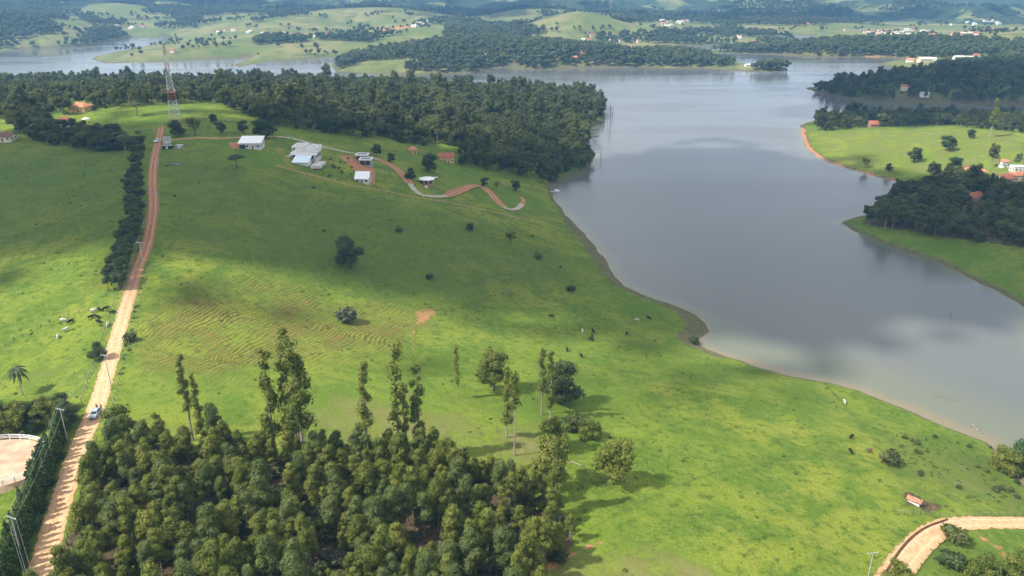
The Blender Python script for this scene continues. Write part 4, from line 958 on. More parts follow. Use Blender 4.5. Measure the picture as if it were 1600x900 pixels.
# terraced modern house
p = at(466, 259); h2 = thing('house', 'large white modern house of stepped flat-roofed blocks with terraces', 'house', (p.x, p.y+4, p.z), -.06)
def block(nm, x0, x1, y0, y1, z0, z1, mat='white_wall', rmat='pale_concrete', par=.45):
    w_ = MB().box(x0, x1, y0, y1, z0, z1).build(nm, mat, h2)
    MB().box(x0+.2, x1-.2, y0+.2, y1-.2, z1+.004, z1+.06).build('roof_slab', rmat, w_)
    if par: MB().box(x0-.1, x1+.1, y0-.1, y0+.18, z1+.003, z1+par).box(x0-.1, x1+.1, y1-.18, y1+.1, z1+.003, z1+par).box(x0-.1, x0+.18, y0+.182, y1-.182, z1+.003, z1+par).box(x1-.18, x1+.1, y0+.182, y1-.182, z1+.003, z1+par).build('parapet', 'white_roof', w_)
    return w_
block('main_block', -6.5, 6.4, 6, 16, -1.5, 4.0, 'pale_concrete')
block('upper_block', 0, 6.0, 10, 19, 4.07, 5.7)
block('wing', -9.5, -3.2, 17, 27, -1.5, 4.9)
block('terrace', -10.5, -6.62, 5, 16.5, -1.5, 2.6, 'pale_concrete', 'pavers', 0)
pv = MB().box(-2.8, 4.6, -2, 4, -1.5, 1.6).build('pavilion', 'white_wall', h2)
MB().add([(-3.4,-3.2,1.3),(5.2,-3.2,1.3),(5.2,4.6,3.4),(-3.4,4.6,3.4),(-3.4,-3.2,1.5),(5.2,-3.2,1.5),(5.2,4.6,3.6),(-3.4,4.6,3.6)], [(3,2,1,0),(4,5,6,7),(0,1,5,4),(1,2,6,5),(2,3,7,6),(3,0,4,7)]).build('pavilion_roof', 'roof_panel_blue', pv)
for k in range(4): MB().box(-5.6+2.9*k, -3.6+2.9*k, 5.93, 6.04, 1.4, 3.3).build('window', 'glass', h2)
for k in range(3): MB().box(6.36, 6.45, 7+3*k, 8.8+3*k, 1.6, 3.2).build('window', 'glass', h2)
for k in range(3): MB().box(-8.9+2.0*k, -7.6+2.0*k, 16.93, 17.04, 2.8, 4.3).build('window', 'glass', h2)
MB().box(-6.3, 7.4, 4.2, 5.8, 3.6, 3.8).build('balcony_slab', 'white_roof', h2)
MB().box(6.0, 11, -3, 8, -1.6, -.1).build('retaining_wall', 'pale_concrete', h2)
# twin dark boxes
p = at(571, 259); h3 = thing('house', 'dark boxy house of two flat blocks with white parapets', 'house', (p.x, p.y+2.6, p.z), -.05)
for i, (x, y, z, w, d, h) in enumerate([(0, 0, 0, 6.4, 5, 3.0), (-3.4, 6.6, .6, 6.2, 5, 3.4)]):
    q = MB().box(x-w/2, x+w/2, y-d/2, y+d/2, -2, z+h).build('block', 'grey_concrete', h3)
    MB().box(x-w/2+.5, x-.2, y-d/2-.05, y-d/2+.04, z+.3, z+h-.5).build('window', 'glass', q); MB().box(x+.2, x+w/2-.5, y-d/2-.05, y-d/2+.04, z+.3, z+h-.5).build('window', 'glass', q)
    MB().box(x-w/2-.25, x+w/2+.25, y-d/2-.25, y-d/2+.25, z+h+.003, z+h+.6).box(x-w/2-.25, x+w/2+.25, y+d/2-.25, y+d/2+.25, z+h+.003, z+h+.6).box(x-w/2-.25, x-w/2+.25, y-d/2+.252, y+d/2-.252, z+h+.003, z+h+.6).box(x+w/2-.25, x+w/2+.25, y-d/2+.252, y+d/2-.252, z+h+.003, z+h+.6).build('parapet', 'white_roof', q)
    MB().box(x-w/2+.5, x+w/2-.5, y-d/2+.5, y+d/2-.5, z+h+.1, z+h+.25).build('solar_panel', 'dark_panel', q)
house('white barn with a bright white gable roof below the dark boxy house', 566, 286, 6.6, 8, 3.0, 'gable', 2.6, 'pale_concrete', 'white_roof', -.04, 3, 1, 'barn')
# octagonal pavilion
p = at(666, 290); h5 = thing('pavilion', 'octagonal brick pavilion with a low white roof on the lawn', 'pavilion', (p.x, p.y+3.8, p.z+.2))
def octo(r, z): return [(r*math.cos(math.pi/8+k*math.pi/4), r*math.sin(math.pi/8+k*math.pi/4), z) for k in range(8)]
def drum(r0, z0, r1, z1, top=True): 
    m_ = MB(); v = octo(r0, z0)+octo(r1, z1); f = [(k, (k+1) % 8, 8+(k+1) % 8, 8+k) for k in range(8)]+[tuple(range(7, -1, -1)), tuple(range(8, 16))]; return m_.add(v, f)
drum(3.6, -1.5, 3.6, 2.7).build('wall', 'brick_wall', h5)
r = drum(4.7, 2.703, 4.6, 2.95).build('roof', 'white_roof', h5); drum(4.5, 2.954, .5, 3.9).build('roof_cone', 'white_roof', r)
for k in range(8):
    a = k*math.pi/4; MB().box(3.30, 3.38, -.6, .6, .4, 2.2).build('window', 'glass', h5, rz=a+math.pi/8*0)
MB().box(-1, 1, -9, -4.4, -.6, .02).build('path_slab', 'pale_concrete', h5)
p = at(681, 279); tb = thing('garden_table', 'small white garden table beside the brick pavilion', 'table', p)
MB().box(-1.1, 1.1, -.8, .8, .75, .87).build('table_top', 'white_roof', tb); MB().bar((0, 0, 0), (0, 0, .75), .12).build('leg', 'green_metal', tb)
house('yellow two-storey house with a red tiled roof at the forest edge', 697, 253, 9.4, 7, 4.4, 'gable', 2.2, 'wall_yellow', 'tile_red', .1, 4, 2)
house('small ochre house half hidden among trees behind the boxy house', 644, 240, 5, 5, 3.0, 'hip', 1.8, 'wall_yellow', 'tile_orange', .2, 2, 1)
house('sunlit yellow house with broad tiled roof beside the bright field', 122, 176, 11.5, 9, 3.2, 'hip', 2.4, 'wall_yellow', 'tile_orange', -.25, 4, 2, chimney=True)
house('low red-roofed house behind the dark tree belt', 97, 199, 9.5, 7, 2.6, 'hip', 2.6, 'wall_cream', 'tile_red', .1, 3, 2)
house('brown-roofed house at the edge of the left field', 4, 223, 9, 7, 3.0, 'gable', 1.8, 'wall_cream', 'tile_brown', .05, 3, 2)
house('grey-mauve roofed house hidden in the left wood', 18, 174, 9, 6, 3, 'gable', 2, 'white_wall', 'tile_brown', .2, 3, 2)
p = at(135, 192); gz = thing('gazebo', 'white-roofed gazebo beside the bright field', 'gazebo', p)
drum(2.3, 2.4, .3, 3.3).build('roof', 'white_roof', gz)
for k in range(4): MB().bar((1.7*math.cos(k*1.57+.8), 1.7*math.sin(k*1.57+.8), -.5), (1.7*math.cos(k*1.57+.8), 1.7*math.sin(k*1.57+.8), 2.45), .12).build('post', 'white_wall', gz)
house('small red-roofed house at the wood edge across the lake', 1366, 199, 8, 7, 3.2, 'gable', 2.4, 'brick_wall', 'tile_red', .1, 3, 2)
for a in [(1510, 270, 9, 7, 3, 'gable', 1.8, 'white_wall', 'tile_brown', .25, 'long pale village house, leftmost of the row above the dark wood'),
          (1529, 270, 12, 8, 3, 'hip', 2.2, 'white_wall', 'tile_orange', -.15, 'village house with a broad orange roof behind the dark wood'),
          (1571, 262, 4.5, 4.5, 4.2, 'hip', 1.6, 'white_wall', 'tile_orange', .0, 'small square tower house above the village roofs'),
          (1573, 287, 9.5, 8, 4.2, 'gable', 2.2, 'white_wall', 'tile_red', .3, 'white village house with red roof at the wood edge'),
          (1597, 283, 9, 8, 4.0, 'hip', 2.2, 'wall_cream', 'tile_orange', -.1, 'cream village house at the picture edge'),
          (1594, 268, 8, 6, 3.2, 'flat', 0, 'white_wall', 'pale_concrete', .0, 'flat-roofed white village house behind the cream one'),
          (1524, 315, 9.8, 7.5, 3.6, 'gable', 2.2, 'wall_cream', 'tile_red', .45, 'cream house with red tiled roof alone in the dark wood'),
          (1519, 332, 7, 5, 2.4, 'hip', 1.8, 'wall_cream', 'tile_brown', .2, 'low brown-roofed annex below the house in the dark wood'),
          (1502, 314, 4.5, 4, 2.6, 'gable', 1.2, 'white_wall', 'tile_brown', .1, 'tiny grey-roofed shed left of the house in the dark wood')]:
    house(a[10], a[0], a[1], a[2], a[3], a[4], a[5], a[6], a[7], a[8], a[9], 3, 2)
# cattle shelter in the lower corner
flat('shed_roof', (.40,.20,.12), .8, .2, .35, 2)
p = at(1428, 786); sh = thing('cattle_shelter', 'small cattle shelter with orange tin roof on a muddy patch', 'shelter', p, -.72, sc=.66)
MB().gable(4.6, 2.6, 1.7, .75, .35, .08).build('roof', 'shed_roof', sh)
MB().box(-2.2, 2.2, -1.25, -1.15, -.4, .95).build('side_wall', 'white_wall', sh)
MB().box(-2.2, 2.2, 1.15, 1.25, -.4, 1.7).build('back_wall', 'timber', sh)
MB().box(-2.3, -2.2, -1.14, 1.14, -.4, 1.7).build('end_wall', 'timber', sh)
for x in (-2.1, 2.1):
    for y in (-1.2, 1.2): MB().bar((x, y, -.5), (x, y, 1.75), .09).build('post', 'post_wood', sh)
MB().box(-1.6, 1.6, -1.1, -.5, .1, .5).build('trough', 'grey_concrete', sh)
# far houses, one by one
def house_mesh(w, d, h, rh, wall, roof, nm):
    return MB().box(-w/2, w/2, -d/2, d/2, -1.5, h).add([(-w/2,-d/2,h),(-w/2,d/2,h),(-w/2,0,h+rh-.1),(w/2,-d/2,h),(w/2,d/2,h),(w/2,0,h+rh-.1)], [(0,2,1),(3,4,5)]).mesh('wall', wall), MB().gable(w, d, h, rh, .5, .25).mesh('roof', roof)
FHM = [house_mesh(*a, nm=str(i)) for i, a in enumerate([(11, 8, 4, 2.4, 'white_wall', 'tile_orange'), (14, 9, 4, 2.2, 'wall_cream', 'pale_concrete'), (10, 8, 5, 2.4, 'wall_cream', 'tile_red'), (12, 8, 4, 2, 'white_wall', 'pale_concrete'), (16, 9, 4.5, 1.8, 'white_wall', 'tile_brown')])]
ht = random.Random(3)
for poly, n, lab, grp, sc in [([(1395,50),(1430,46),(1470,50),(1535,52),(1530,61),(1480,60),(1400,60),(1350,62),(1352,57)], 46, 'pale house in the far town beyond the forested headland', 'far town houses', 1.1),
     ([(1300,46),(1360,44),(1400,50),(1345,54),(1300,50)], 12, 'pale house on the outskirts of the far town', 'far town outskirts', 1.0),
     ([(1480,36),(1560,32),(1560,40),(1480,42)], 10, 'far house on the upper edge of the town plain', 'houses above the far town', 1.1),
     ([(405,50),(530,52),(560,52),(540,58),(470,58),(405,56)], 20, 'far house in the village strip above the low grassy shore', 'far village strip', .9),
     ([(628,42),(665,33),(690,36),(650,44)], 9, 'far house on the hilltop village beyond the lake', 'hilltop village', .9),
     ([(180,40),(240,42),(240,46),(185,46)], 5, 'far white house under the left hills', 'houses under the left hills', 1.0),
     ([(340,47),(400,47),(400,52),(340,52)], 8, 'far pale house at the foot of the left hills', 'houses at the foot of the left hills', 1.0),
     ([(730,76),(990,80),(990,95),(800,92),(730,86)], 26, 'half-hidden house among the trees of the middle peninsula', 'houses on the middle peninsula', .95),
     ([(880,52),(990,54),(1000,68),(900,64)], 12, 'far house in the low woods behind the middle peninsula', 'houses behind the middle peninsula', 1.0),
     ([(1030,32),(1090,30),(1090,38),(1035,44)], 10, 'far pale house on the plain under the blue mountains', 'houses under the mountains', 1.1),
     ([(1120,52),(1330,72),(1330,82),(1220,80)], 9, 'roof showing through the trees of the forested headland', 'houses on the headland', .9)]:
    c = 0; tries = 0
    xs = [q[0] for q in poly]; ys = [q[1] for q in poly]
    while c < n and tries < 900:
        tries += 1; a, b = ht.uniform(min(xs), max(xs)), ht.uniform(min(ys), max(ys))
        if not inside(poly, np.array([a]), np.array([b]))[0]: continue
        q = at(a, b)
        if _lookup(SDG, q.x, q.y) < 6: continue
        w_, r_ = FHM[ht.randrange(5)]
        o = thing('far_house', lab, 'house', q, ht.uniform(-.6, .6), grp, sc*ht.uniform(.55, .9)); link('wall', w_, o); link('roof', r_, o); c += 1
for px, b, v, s, lab in [(1421, 97, 0, 1.0, 'pinkish shore house, leftmost on the far green point'), (1443, 97, 1, 1.25, 'large white villa on the far green point'), (1456, 95, 3, .9, 'low white house behind the villa on the far point'),
     (1496, 93, 3, 1.0, 'white dome-like house on the far slope'), (1512, 95, 1, 1.15, 'white long house on the far grassy slope'), (1525, 90, 2, .8, 'small house at the top of the far grassy slope'), (910, 83, 0, 1.4, 'bright orange-roofed house on the middle peninsula'),
     (1412, 140, 2, .8, 'small house hidden on the shaded wooded peninsula'), (1443, 150, 3, .8, 'white house near the shore of the shaded peninsula'), (1168, 104, 3, .7, 'white house on the tip of the middle peninsula'),
     (270, 82, 2, .8, 'house between dark trees on the low grassy peninsula'), (982, 76, 0, 1.0, 'pale house beside the small green knoll'), (674, 138, 1, .8, 'white roof showing in the peninsula forest'), (614, 178, 3, .7, 'pale roof glimpsed deep in the peninsula forest')]:
    q = at(px, b); o = thing('shore_house', lab, 'house', q, ht.uniform(-.4, .4), None, s); link('wall', FHM[v][0], o); link('roof', FHM[v][1], o)
# ------------------------------------------------------------------ lattice tower and its compound
p = at(275, 193); tw = thing('lattice_tower', 'tall red and white lattice mast with dish antennas on the ridge', 'tower', p, .3)
TH = 44.0
def tw_w(z): return 2.7*(1-z/TH)**1.15+.32
bands = [(0, 3, 'steel_red'), (3, 13, 'steel_white'), (13, 19, 'steel_red'), (19, 29, 'steel_white'), (29, 34, 'steel_red'), (34, 38, 'steel_white'), (38, 44, 'steel_red')]
for z0, z1, mt in bands:
    m_ = MB(); n = max(1, int(round((z1-z0)/2.4)))
    for k in range(n):
        a, b = z0+(z1-z0)*k/n, z0+(z1-z0)*(k+1)/n
        ca = [Vector((s*tw_w(a), q*tw_w(a), a)) for s, q in ((1,1),(-1,1),(-1,-1),(1,-1))]; cb = [Vector((s*tw_w(b), q*tw_w(b), b)) for s, q in ((1,1),(-1,1),(-1,-1),(1,-1))]
        for j in range(4):
            m_.bar(ca[j], cb[j], .11, n=4); m_.bar(ca[j], cb[(j+1) % 4], .07, n=4); m_.bar(ca[(j+1) % 4], cb[j], .07, n=4); m_.bar(cb[j], cb[(j+1) % 4], .07, n=4)
    m_.build('mast_section', mt, tw)
MB().box(-2.4, 2.4, -2.4, 2.4, 17.6, 17.8).build('platform', 'steel_red', tw)
for a, z, r in [(2.2, 18.8, .9), (-.6, 18.9, .8), (1.0, 27.0, .7), (-1.4, 30, .6)]:
    m_ = MB(); c = Vector((math.cos(a)*(tw_w(z)+.5), math.sin(a)*(tw_w(z)+.5), z)); m_.bar(c, c+Vector((math.cos(a)*.35, math.sin(a)*.35, 0)), r*.6, r, 12); m_.bar(Vector((0, 0, z)), c, .06); m_.build('dish_antenna', 'steel_white', tw)
for k in range(3):
    a = k*2.09; MB().box(-.12, .12, -.12, .12, 40.5, 42.8).build('panel_antenna', 'steel_white', tw, loc=(math.cos(a)*.9, math.sin(a)*.9, 0), rz=a)
MB().bar((0, 0, 44), (0, 0, 47), .06).build('lightning_rod', 'steel_red', tw)
for px, py, w, d, h, mat, rmat, lab, nm in [(260, 225, 3.4, 3, 3.2, 'pale_concrete', 'grey_concrete', 'small pale equipment hut beside the ridge road', 'equipment_hut'), (261, 233, 4.6, 2.4, 1.7, 'dark_panel', 'grey_concrete', 'low dark blue equipment cabinet in front of the hut', 'equipment_cabinet'), (280, 232, 3, 2, 1.5, 'grey_concrete', 'pale_concrete', 'grey equipment cabinet right of the blue one', 'equipment_cabinet')]:
    q = at(px, py); o = thing(nm, lab, 'hut', (q.x, q.y+d/2, q.z)); MB().box(-w/2, w/2, -d/2, d/2, -.6, h).build('body', mat, o); MB().box(-w/2-.2, w/2+.2, -d/2-.2, d/2+.2, h+.003, h+.16).build('roof', rmat, o); MB().box(-.45, .45, -d/2-.05, -d/2+.03, 0, min(2, h-.2)).build('door', 'steel_white', o)
q = at(273, 257); rb_ = thing('rubble_pile', 'heap of pale broken concrete in the grass below the huts', 'rubble', q)
for k in range(14):
    s = random.uniform(.4, .9); m_ = MB(); v = ICO1[0]*np.array([s*1.3, s, s*.6])*(1+.2*np.random.default_rng(k).normal(size=(len(ICO1[0]), 1))); m_.add(v.tolist(), ICO1[1].tolist()); m_.build('stone', 'rock', rb_, loc=(random.uniform(-3, 3), random.uniform(-2.4, 2.4), s*.3), rz=k)
# ------------------------------------------------------------------ power poles, wires, fences
def pole(px, pyb, label, hh=9.3, rz=0.0, z=None, arm=1):
    q = at(px, pyb) if z is None else Vector((*at_z(px, pyb, z), z))
    o = thing('utility_pole', label, 'pole', q, rz)
    MB().bar((0, 0, -.8), (0, 0, hh), .13, .085, 8).build('pole', 'pole_concrete', o)
    if arm:
        a = MB().box(-1.25, 1.25, -.06, .06, hh-.35, hh-.2).build('crossarm', 'pole_concrete', o)
        for x in (-1.15, -.45, 1.15): MB().bar((x, 0, hh-.2), (x, 0, hh+.02), .05, .03).build('insulator', 'steel_white', a)
    return o
POL = [pole(120, 1150, 'utility pole nearest the camera on the road wires', z=37, rz=-.5), pole(36, 872, 'utility pole hidden in the lower conifer hedge', rz=-.4), pole(107, 693, 'utility pole at the top end of the conifer hedge', rz=-.35), pole(174, 604, 'utility pole right of the road above the parked car', rz=-.3),
       pole(225, 418, 'utility pole beside the road opposite the dense tree row', rz=-.2), pole(250, 335, 'utility pole right of the shaded red stretch of road', rz=0), pole(248, 258, 'utility pole near the top of the ridge road', rz=0)]
pole(243, 213, 'greenish post left of the ridge road end', 8, arm=0); pole(163, 183, 'thin lone post in the bright field', 6, arm=0); pole(1357, 899, 'pole with crossarm in the lower right pasture', 6.0, .2)
pole(36, 175, 'pale bare post in the left wood', 9, arm=0)
for i in range(len(POL)-1):
    A, B = POL[i], POL[i+1]; w_ = None
    line = thing('power_line', ['overhead wires crossing the lowest stretch of road', 'overhead wires above the conifer hedge', 'overhead wires running over the parked car', 'overhead wires above the sunlit stretch of road', 'overhead wires above the shaded red road', 'overhead wires nearest the ridge top'][i], 'power line', A.location)
    for x in (-1.15, -.45, 1.15):
        a = Vector(A.location)+Matrix.Rotation(A.rotation_euler.z, 3, 'Z') @ Vector((x, 0, 9.3)); b = Vector(B.location)+Matrix.Rotation(B.rotation_euler.z, 3, 'Z') @ Vector((x, 0, 9.3))
        pts_ = [a.lerp(b, k/14)-Vector((0, 0, 4*.018*(b-a).length*(k/14)*(1-k/14)))-Vector(A.location) for k in range(15)]
        MB().tube(pts_, [.016]*15, 4).build('wire', 'wire', line)
def fence(pxs, label, step=3.0, hh=1.35, off=0.0, world=None):
    P_ = smooth_line(world if world is not None else np.array([tuple(at(a, b))[:2] for a, b in pxs]), 8)
    if off:
        T = np.gradient(P_, axis=0); T /= np.linalg.norm(T, axis=1)[:, None]; P_ = P_+np.stack([T[:, 1], -T[:, 0]], 1)*off
    L_ = np.concatenate([[0], np.cumsum(np.linalg.norm(np.diff(P_, axis=0), axis=1))]); s = np.arange(0, L_[-1], step)
    X = np.interp(s, L_, P_[:, 0]); Y = np.interp(s, L_, P_[:, 1]); Z = H(X, Y)
    o = thing('wire_fence', label, 'fence', (X[0], Y[0], Z[0])); pm = MB().bar((0, 0, -.3), (0, 0, hh), .09, .08, 6).mesh('post', 'post_wood')
    for i in range(len(X)): link('post', pm, o, (X[i]-X[0], Y[i]-Y[0], Z[i]-Z[0]), sc=random.uniform(.85, 1.1))
    for hgt_ in (.5, 1.1):
        MB().tube([(X[i]-X[0], Y[i]-Y[0], Z[i]-Z[0]+hgt_) for i in range(len(X))], [.012]*len(X), 3).build('wire', 'wire', o)
rw = np.array([tuple(at(a, b))[:2] for a, b in ROAD[5:12]])
fence(None, 'post and wire fence along the left edge of the sunlit road', 2.6, off=-4.2, world=rw)
fence(None, 'post and wire fence along the right edge of the sunlit road', 2.6, off=4.0, world=rw)
fence([(8,541),(40,525),(72,508),(100,496),(140,486),(180,478)], 'post fence crossing the left pasture past the cows', 2.8)
fence([(152,690),(138,745),(118,800),(106,845),(96,900)], 'post fence between the lower road and the plantation', 2.4)
fence([(430,259),(500,279),(560,292),(640,307),(700,317),(780,336),(850,350)], 'wire fence below the row of house plots', 4.0, 1.6)
fence([(1395,800),(1418,805),(1440,803),(1462,806),(1500,808),(1600,806)], 'post fence on the bank above the bending road', 2.6)
# riding arena
ac_ = at(-14, 734); AR = (13.2, 10.0); Zr = max(float(H(np.array([ac_.x+AR[0]*math.cos(t)]), np.array([ac_.y+AR[1]*math.sin(t)]))[0]) for t in np.linspace(0, 6.28, 24))+.08
m_ = MB(); n = 48; m_.add([(ac_.x, ac_.y, Zr)]+[(ac_.x+AR[0]*math.cos(2*math.pi*k/n), ac_.y+AR[1]*math.sin(2*math.pi*k/n), Zr) for k in range(n)]+[(ac_.x+(AR[0]+.8)*math.cos(2*math.pi*k/n), ac_.y+(AR[1]+.8)*math.sin(2*math.pi*k/n), Zr-2.2) for k in range(n)], [(0, 1+k, 1+(k+1) % n) for k in range(n)]+[(1+(k+1) % n, 1+k, 1+n+k, 1+n+(k+1) % n) for k in range(n)])
tag(m_.build('riding_arena', 'sand'), 'oval sand riding arena beside the conifer hedge', 'arena', kind='structure')
rf_ = thing('rail_fence', 'white post and rail fence round the sand riding arena', 'fence', (ac_.x, ac_.y, Zr)); pm = MB().box(-.09, .09, -.09, .09, -.3, 1.45).mesh('post', 'fence_white')
npz = 34; E = lambda t: (AR[0]*.985*math.cos(t), AR[1]*.985*math.sin(t))
for k in range(npz): link('post', pm, rf_, (*E(2*math.pi*k/npz), 0), 2*math.pi*k/npz)
for z in (.55, .95, 1.35):
    MB().tube([(*E(2*math.pi*k/npz), z) for k in range(npz+1)], [.085]*(npz+1), 4).build('rail', 'fence_white', rf_)
# ------------------------------------------------------------------ vehicles, animals, boat, people
def car(label, px, py, rz, paint, s=1.0):
    q = at(px, py); o = thing('car', label, 'car', (q.x, q.y, q.z+.12), rz, sc=s)
    def loft(prof, w, wt, zs):     # side profile (y,z) extruded with tumblehome above zs
        v = []
        for sx in (-1, 1):
            for y, z in prof: v.append((sx*(w if z <= zs else wt), y, z))
        n = len(prof); return MB().add(v, [tuple(range(n-1, -1, -1)), tuple(range(n, 2*n))]+[((k+1) % n, k, n+k, n+(k+1) % n)[::-1] for k in range(n)])
    body = [(-2.2, .35), (-2.25, .62), (-2.1, .86), (-1.15, 1.02), (1.9, 1.06), (2.18, .95), (2.22, .5), (2.15, .35)]
    loft(body, .9, .86, .7).build('body', paint, o)
    cab = [(-1.05, 1.02), (-.35, 1.52), (1.35, 1.56), (1.95, 1.06)]
    loft(cab, .82, .66, 1.1).build('cabin', paint, o)
    MB().add([(-.70,-1.02,1.07),(.70,-1.02,1.07),(.58,-.42,1.50),(-.58,-.42,1.50)], [(0,1,2,3)]).build('windscreen', 'glass', o, loc=(0, -.03, .02))
    MB().add([(-.68,1.93,1.12),(.68,1.93,1.12),(.56,1.42,1.50),(-.56,1.42,1.50)], [(3,2,1,0)]).build('rear_window', 'glass', o, loc=(0, .03, .02))
    for sx in (-1, 1):
        for y0, y1 in ((-.62, .35), (.45, 1.45)):
            MB().add([(sx*.80,y0-.15 if y0 < 0 else y0,1.12),(sx*.80,y1,1.12),(sx*.675,y1-.1,1.48),(sx*.675,y0+.3 if y0 < 0 else y0,1.48)], [(0,1,2,3) if sx > 0 else (3,2,1,0)]).build('side_window', 'glass', o, loc=(sx*.012, 0, 0))
        for y in (-1.4, 1.35):
            t_ = MB().bar((sx*.72, y, .33), (sx*.92, y, .33), .33, .33, 14).build('wheel', 'rubber', o); MB().bar((sx*.90, y, .33), (sx*.935, y, .33), .19, .17, 10).build('rim', 'chrome', t_)
        MB().box(sx*.62-.17, sx*.62+.17, -2.235, -2.12, .66, .80).build('headlight', 'lamp_glass', o); MB().box(sx*.68-.12, sx*.68+.12, 2.13, 2.225, .70, .92).build('tail_light', 'steel_red', o)
        MB().bar((sx*.60, -.3, 1.60), (sx*.60, 1.3, 1.62), .025).build('roof_rail', 'chrome', o)
        MB().box(min(sx*.86, sx*1.02), max(sx*.86, sx*1.02), -.75, -.62, 1.0, 1.13).build('mirror', paint, o)
    MB().box(-.5, .5, -2.26, -2.2, .45, .62).build('grille', 'rubber', o)
    return o
CARO = car('silver-blue car standing on the dirt road with people behind it', 149.5, 650, .12, 'car_blue', .95)
car('small white car at the top of the ridge road', 246, 222, -.1, 'car_white')
def skinned(name, V_, E_, Rr, mat, root=0, sub=1):
    me = bpy.data.meshes.new(name); me.from_pydata(V_, E_, []); o = bpy.data.objects.new(name, me); COL.objects.link(o)
    md = o.modifiers.new('s', 'SKIN'); md.use_smooth_shade = True
    for i, r in enumerate(Rr): me.skin_vertices[0].data[i].radius = (r, r) if not isinstance(r, tuple) else r
    me.skin_vertices[0].data[root].use_root = True
    if sub: o.modifiers.new('b', 'SUBSURF').levels = sub
    dg = bpy.context.evaluated_depsgraph_get(); out = bpy.data.meshes.new_from_object(o.evaluated_get(dg)); out.name = name
    bpy.data.objects.remove(o); out.materials.clear(); out.materials.append(MATS[mat]); return out
def cow_mesh(mat, graze=True):
    hd = [(0, 1.05, 1.15), (0, 1.35, .75), (0, 1.62, .28)] if graze else [(0, 1.0, 1.35), (0, 1.3, 1.55), (0, 1.68, 1.42)]
    V_ = [(0, 0, 1.05), (0, .55, 1.08), (0, -.6, 1.1), (0, -.95, 1.1)]+hd+[(0, -1.1, .7), (0, -1.12, .35)]
    E_ = [(0, 1), (0, 2), (2, 3), (1, 4), (4, 5), (5, 6), (3, 7), (7, 8)]
    Rr = [.40, .37, .36, .26, .24, .17, .12, .04, .06]
    for sx in (-1, 1):
        for j, (a, y, kx) in enumerate([(1, .55, .06), (2, -.72, -.10)]):
            b = len(V_); V_ += [(sx*.24, y, .72), (sx*.24, y+kx, .40), (sx*.24, y, .04)]; E_ += [(a, b), (b, b+1), (b+1, b+2)]; Rr += [.14, .075, .065]
        b = len(V_); e = Vector(hd[1]); V_ += [(sx*.24, e.y-.02, e.z+.1)]; E_ += [(5, b)]; Rr += [.05]
    return skinned('cow', V_, E_, Rr, mat)
CM = {(c, g): cow_mesh('cow_'+c, g) for c in ('black', 'white', 'brown') for g in (True, False)}
COWS = [(146,488,'white',0,'white cow at the top left of the roadside herd'),(155,486,'black',1,'black cow at the top of the roadside herd'),(165,485,'black',1,'black cow right of the topmost black one'),(176,491,'black',1,'black cow nearest the road'),
 (143,498,'black',1,'black cow left of the black pair in the roadside herd'),(153,498,'black',0,'upper black cow of the close pair'),(154,505,'black',1,'lower black cow of the close pair'),(169,509,'white',1,'white cow nearest the road'),
 (99,503,'white',1,'white cow beside the fence across the left pasture'),(111,505,'black',1,'black cow beside the fence across the left pasture'),(103,518,'white',0,'white cow below the pasture fence'),(91,528,'white',1,'lowest white cow in the left pasture'),
 (862,496,'black',1,'lone black cow near the cloud shadow edge'),(995,502,'white',1,'pale cow high on the slope towards the point'),(1014,499,'black',0,'black cow highest on the slope towards the point'),(910,519,'white',1,'white cow of the mid-slope group'),
 (927,520,'black',0,'upper black cow of the mid-slope trio'),(925,527,'black',1,'middle black cow of the mid-slope trio'),(924,533,'black',1,'lower black cow of the mid-slope trio'),(979,523,'black',1,'black cow right of the mid-slope trio'),
 (886,548,'black',1,'black cow below the mid-slope trio'),(908,558,'black',0,'black cow lowest in the middle pasture'),(1330,685,'black',1,'upper black cow on the lower right pasture'),(1329,708,'black',1,'lower left black cow on the right pasture'),
 (1358,707,'brown',1,'dark brown cow on the lower right pasture'),(1319,630,'white',1,'white cow close to the near shore')]
for i, (px, py, c, g, lab) in enumerate(COWS):
    q = at(px, py); tag(link('cow', CM[(c, bool(g))], None, q, random.random()*6.28, .88), lab, 'cow', 'cattle grazing on the pastures')
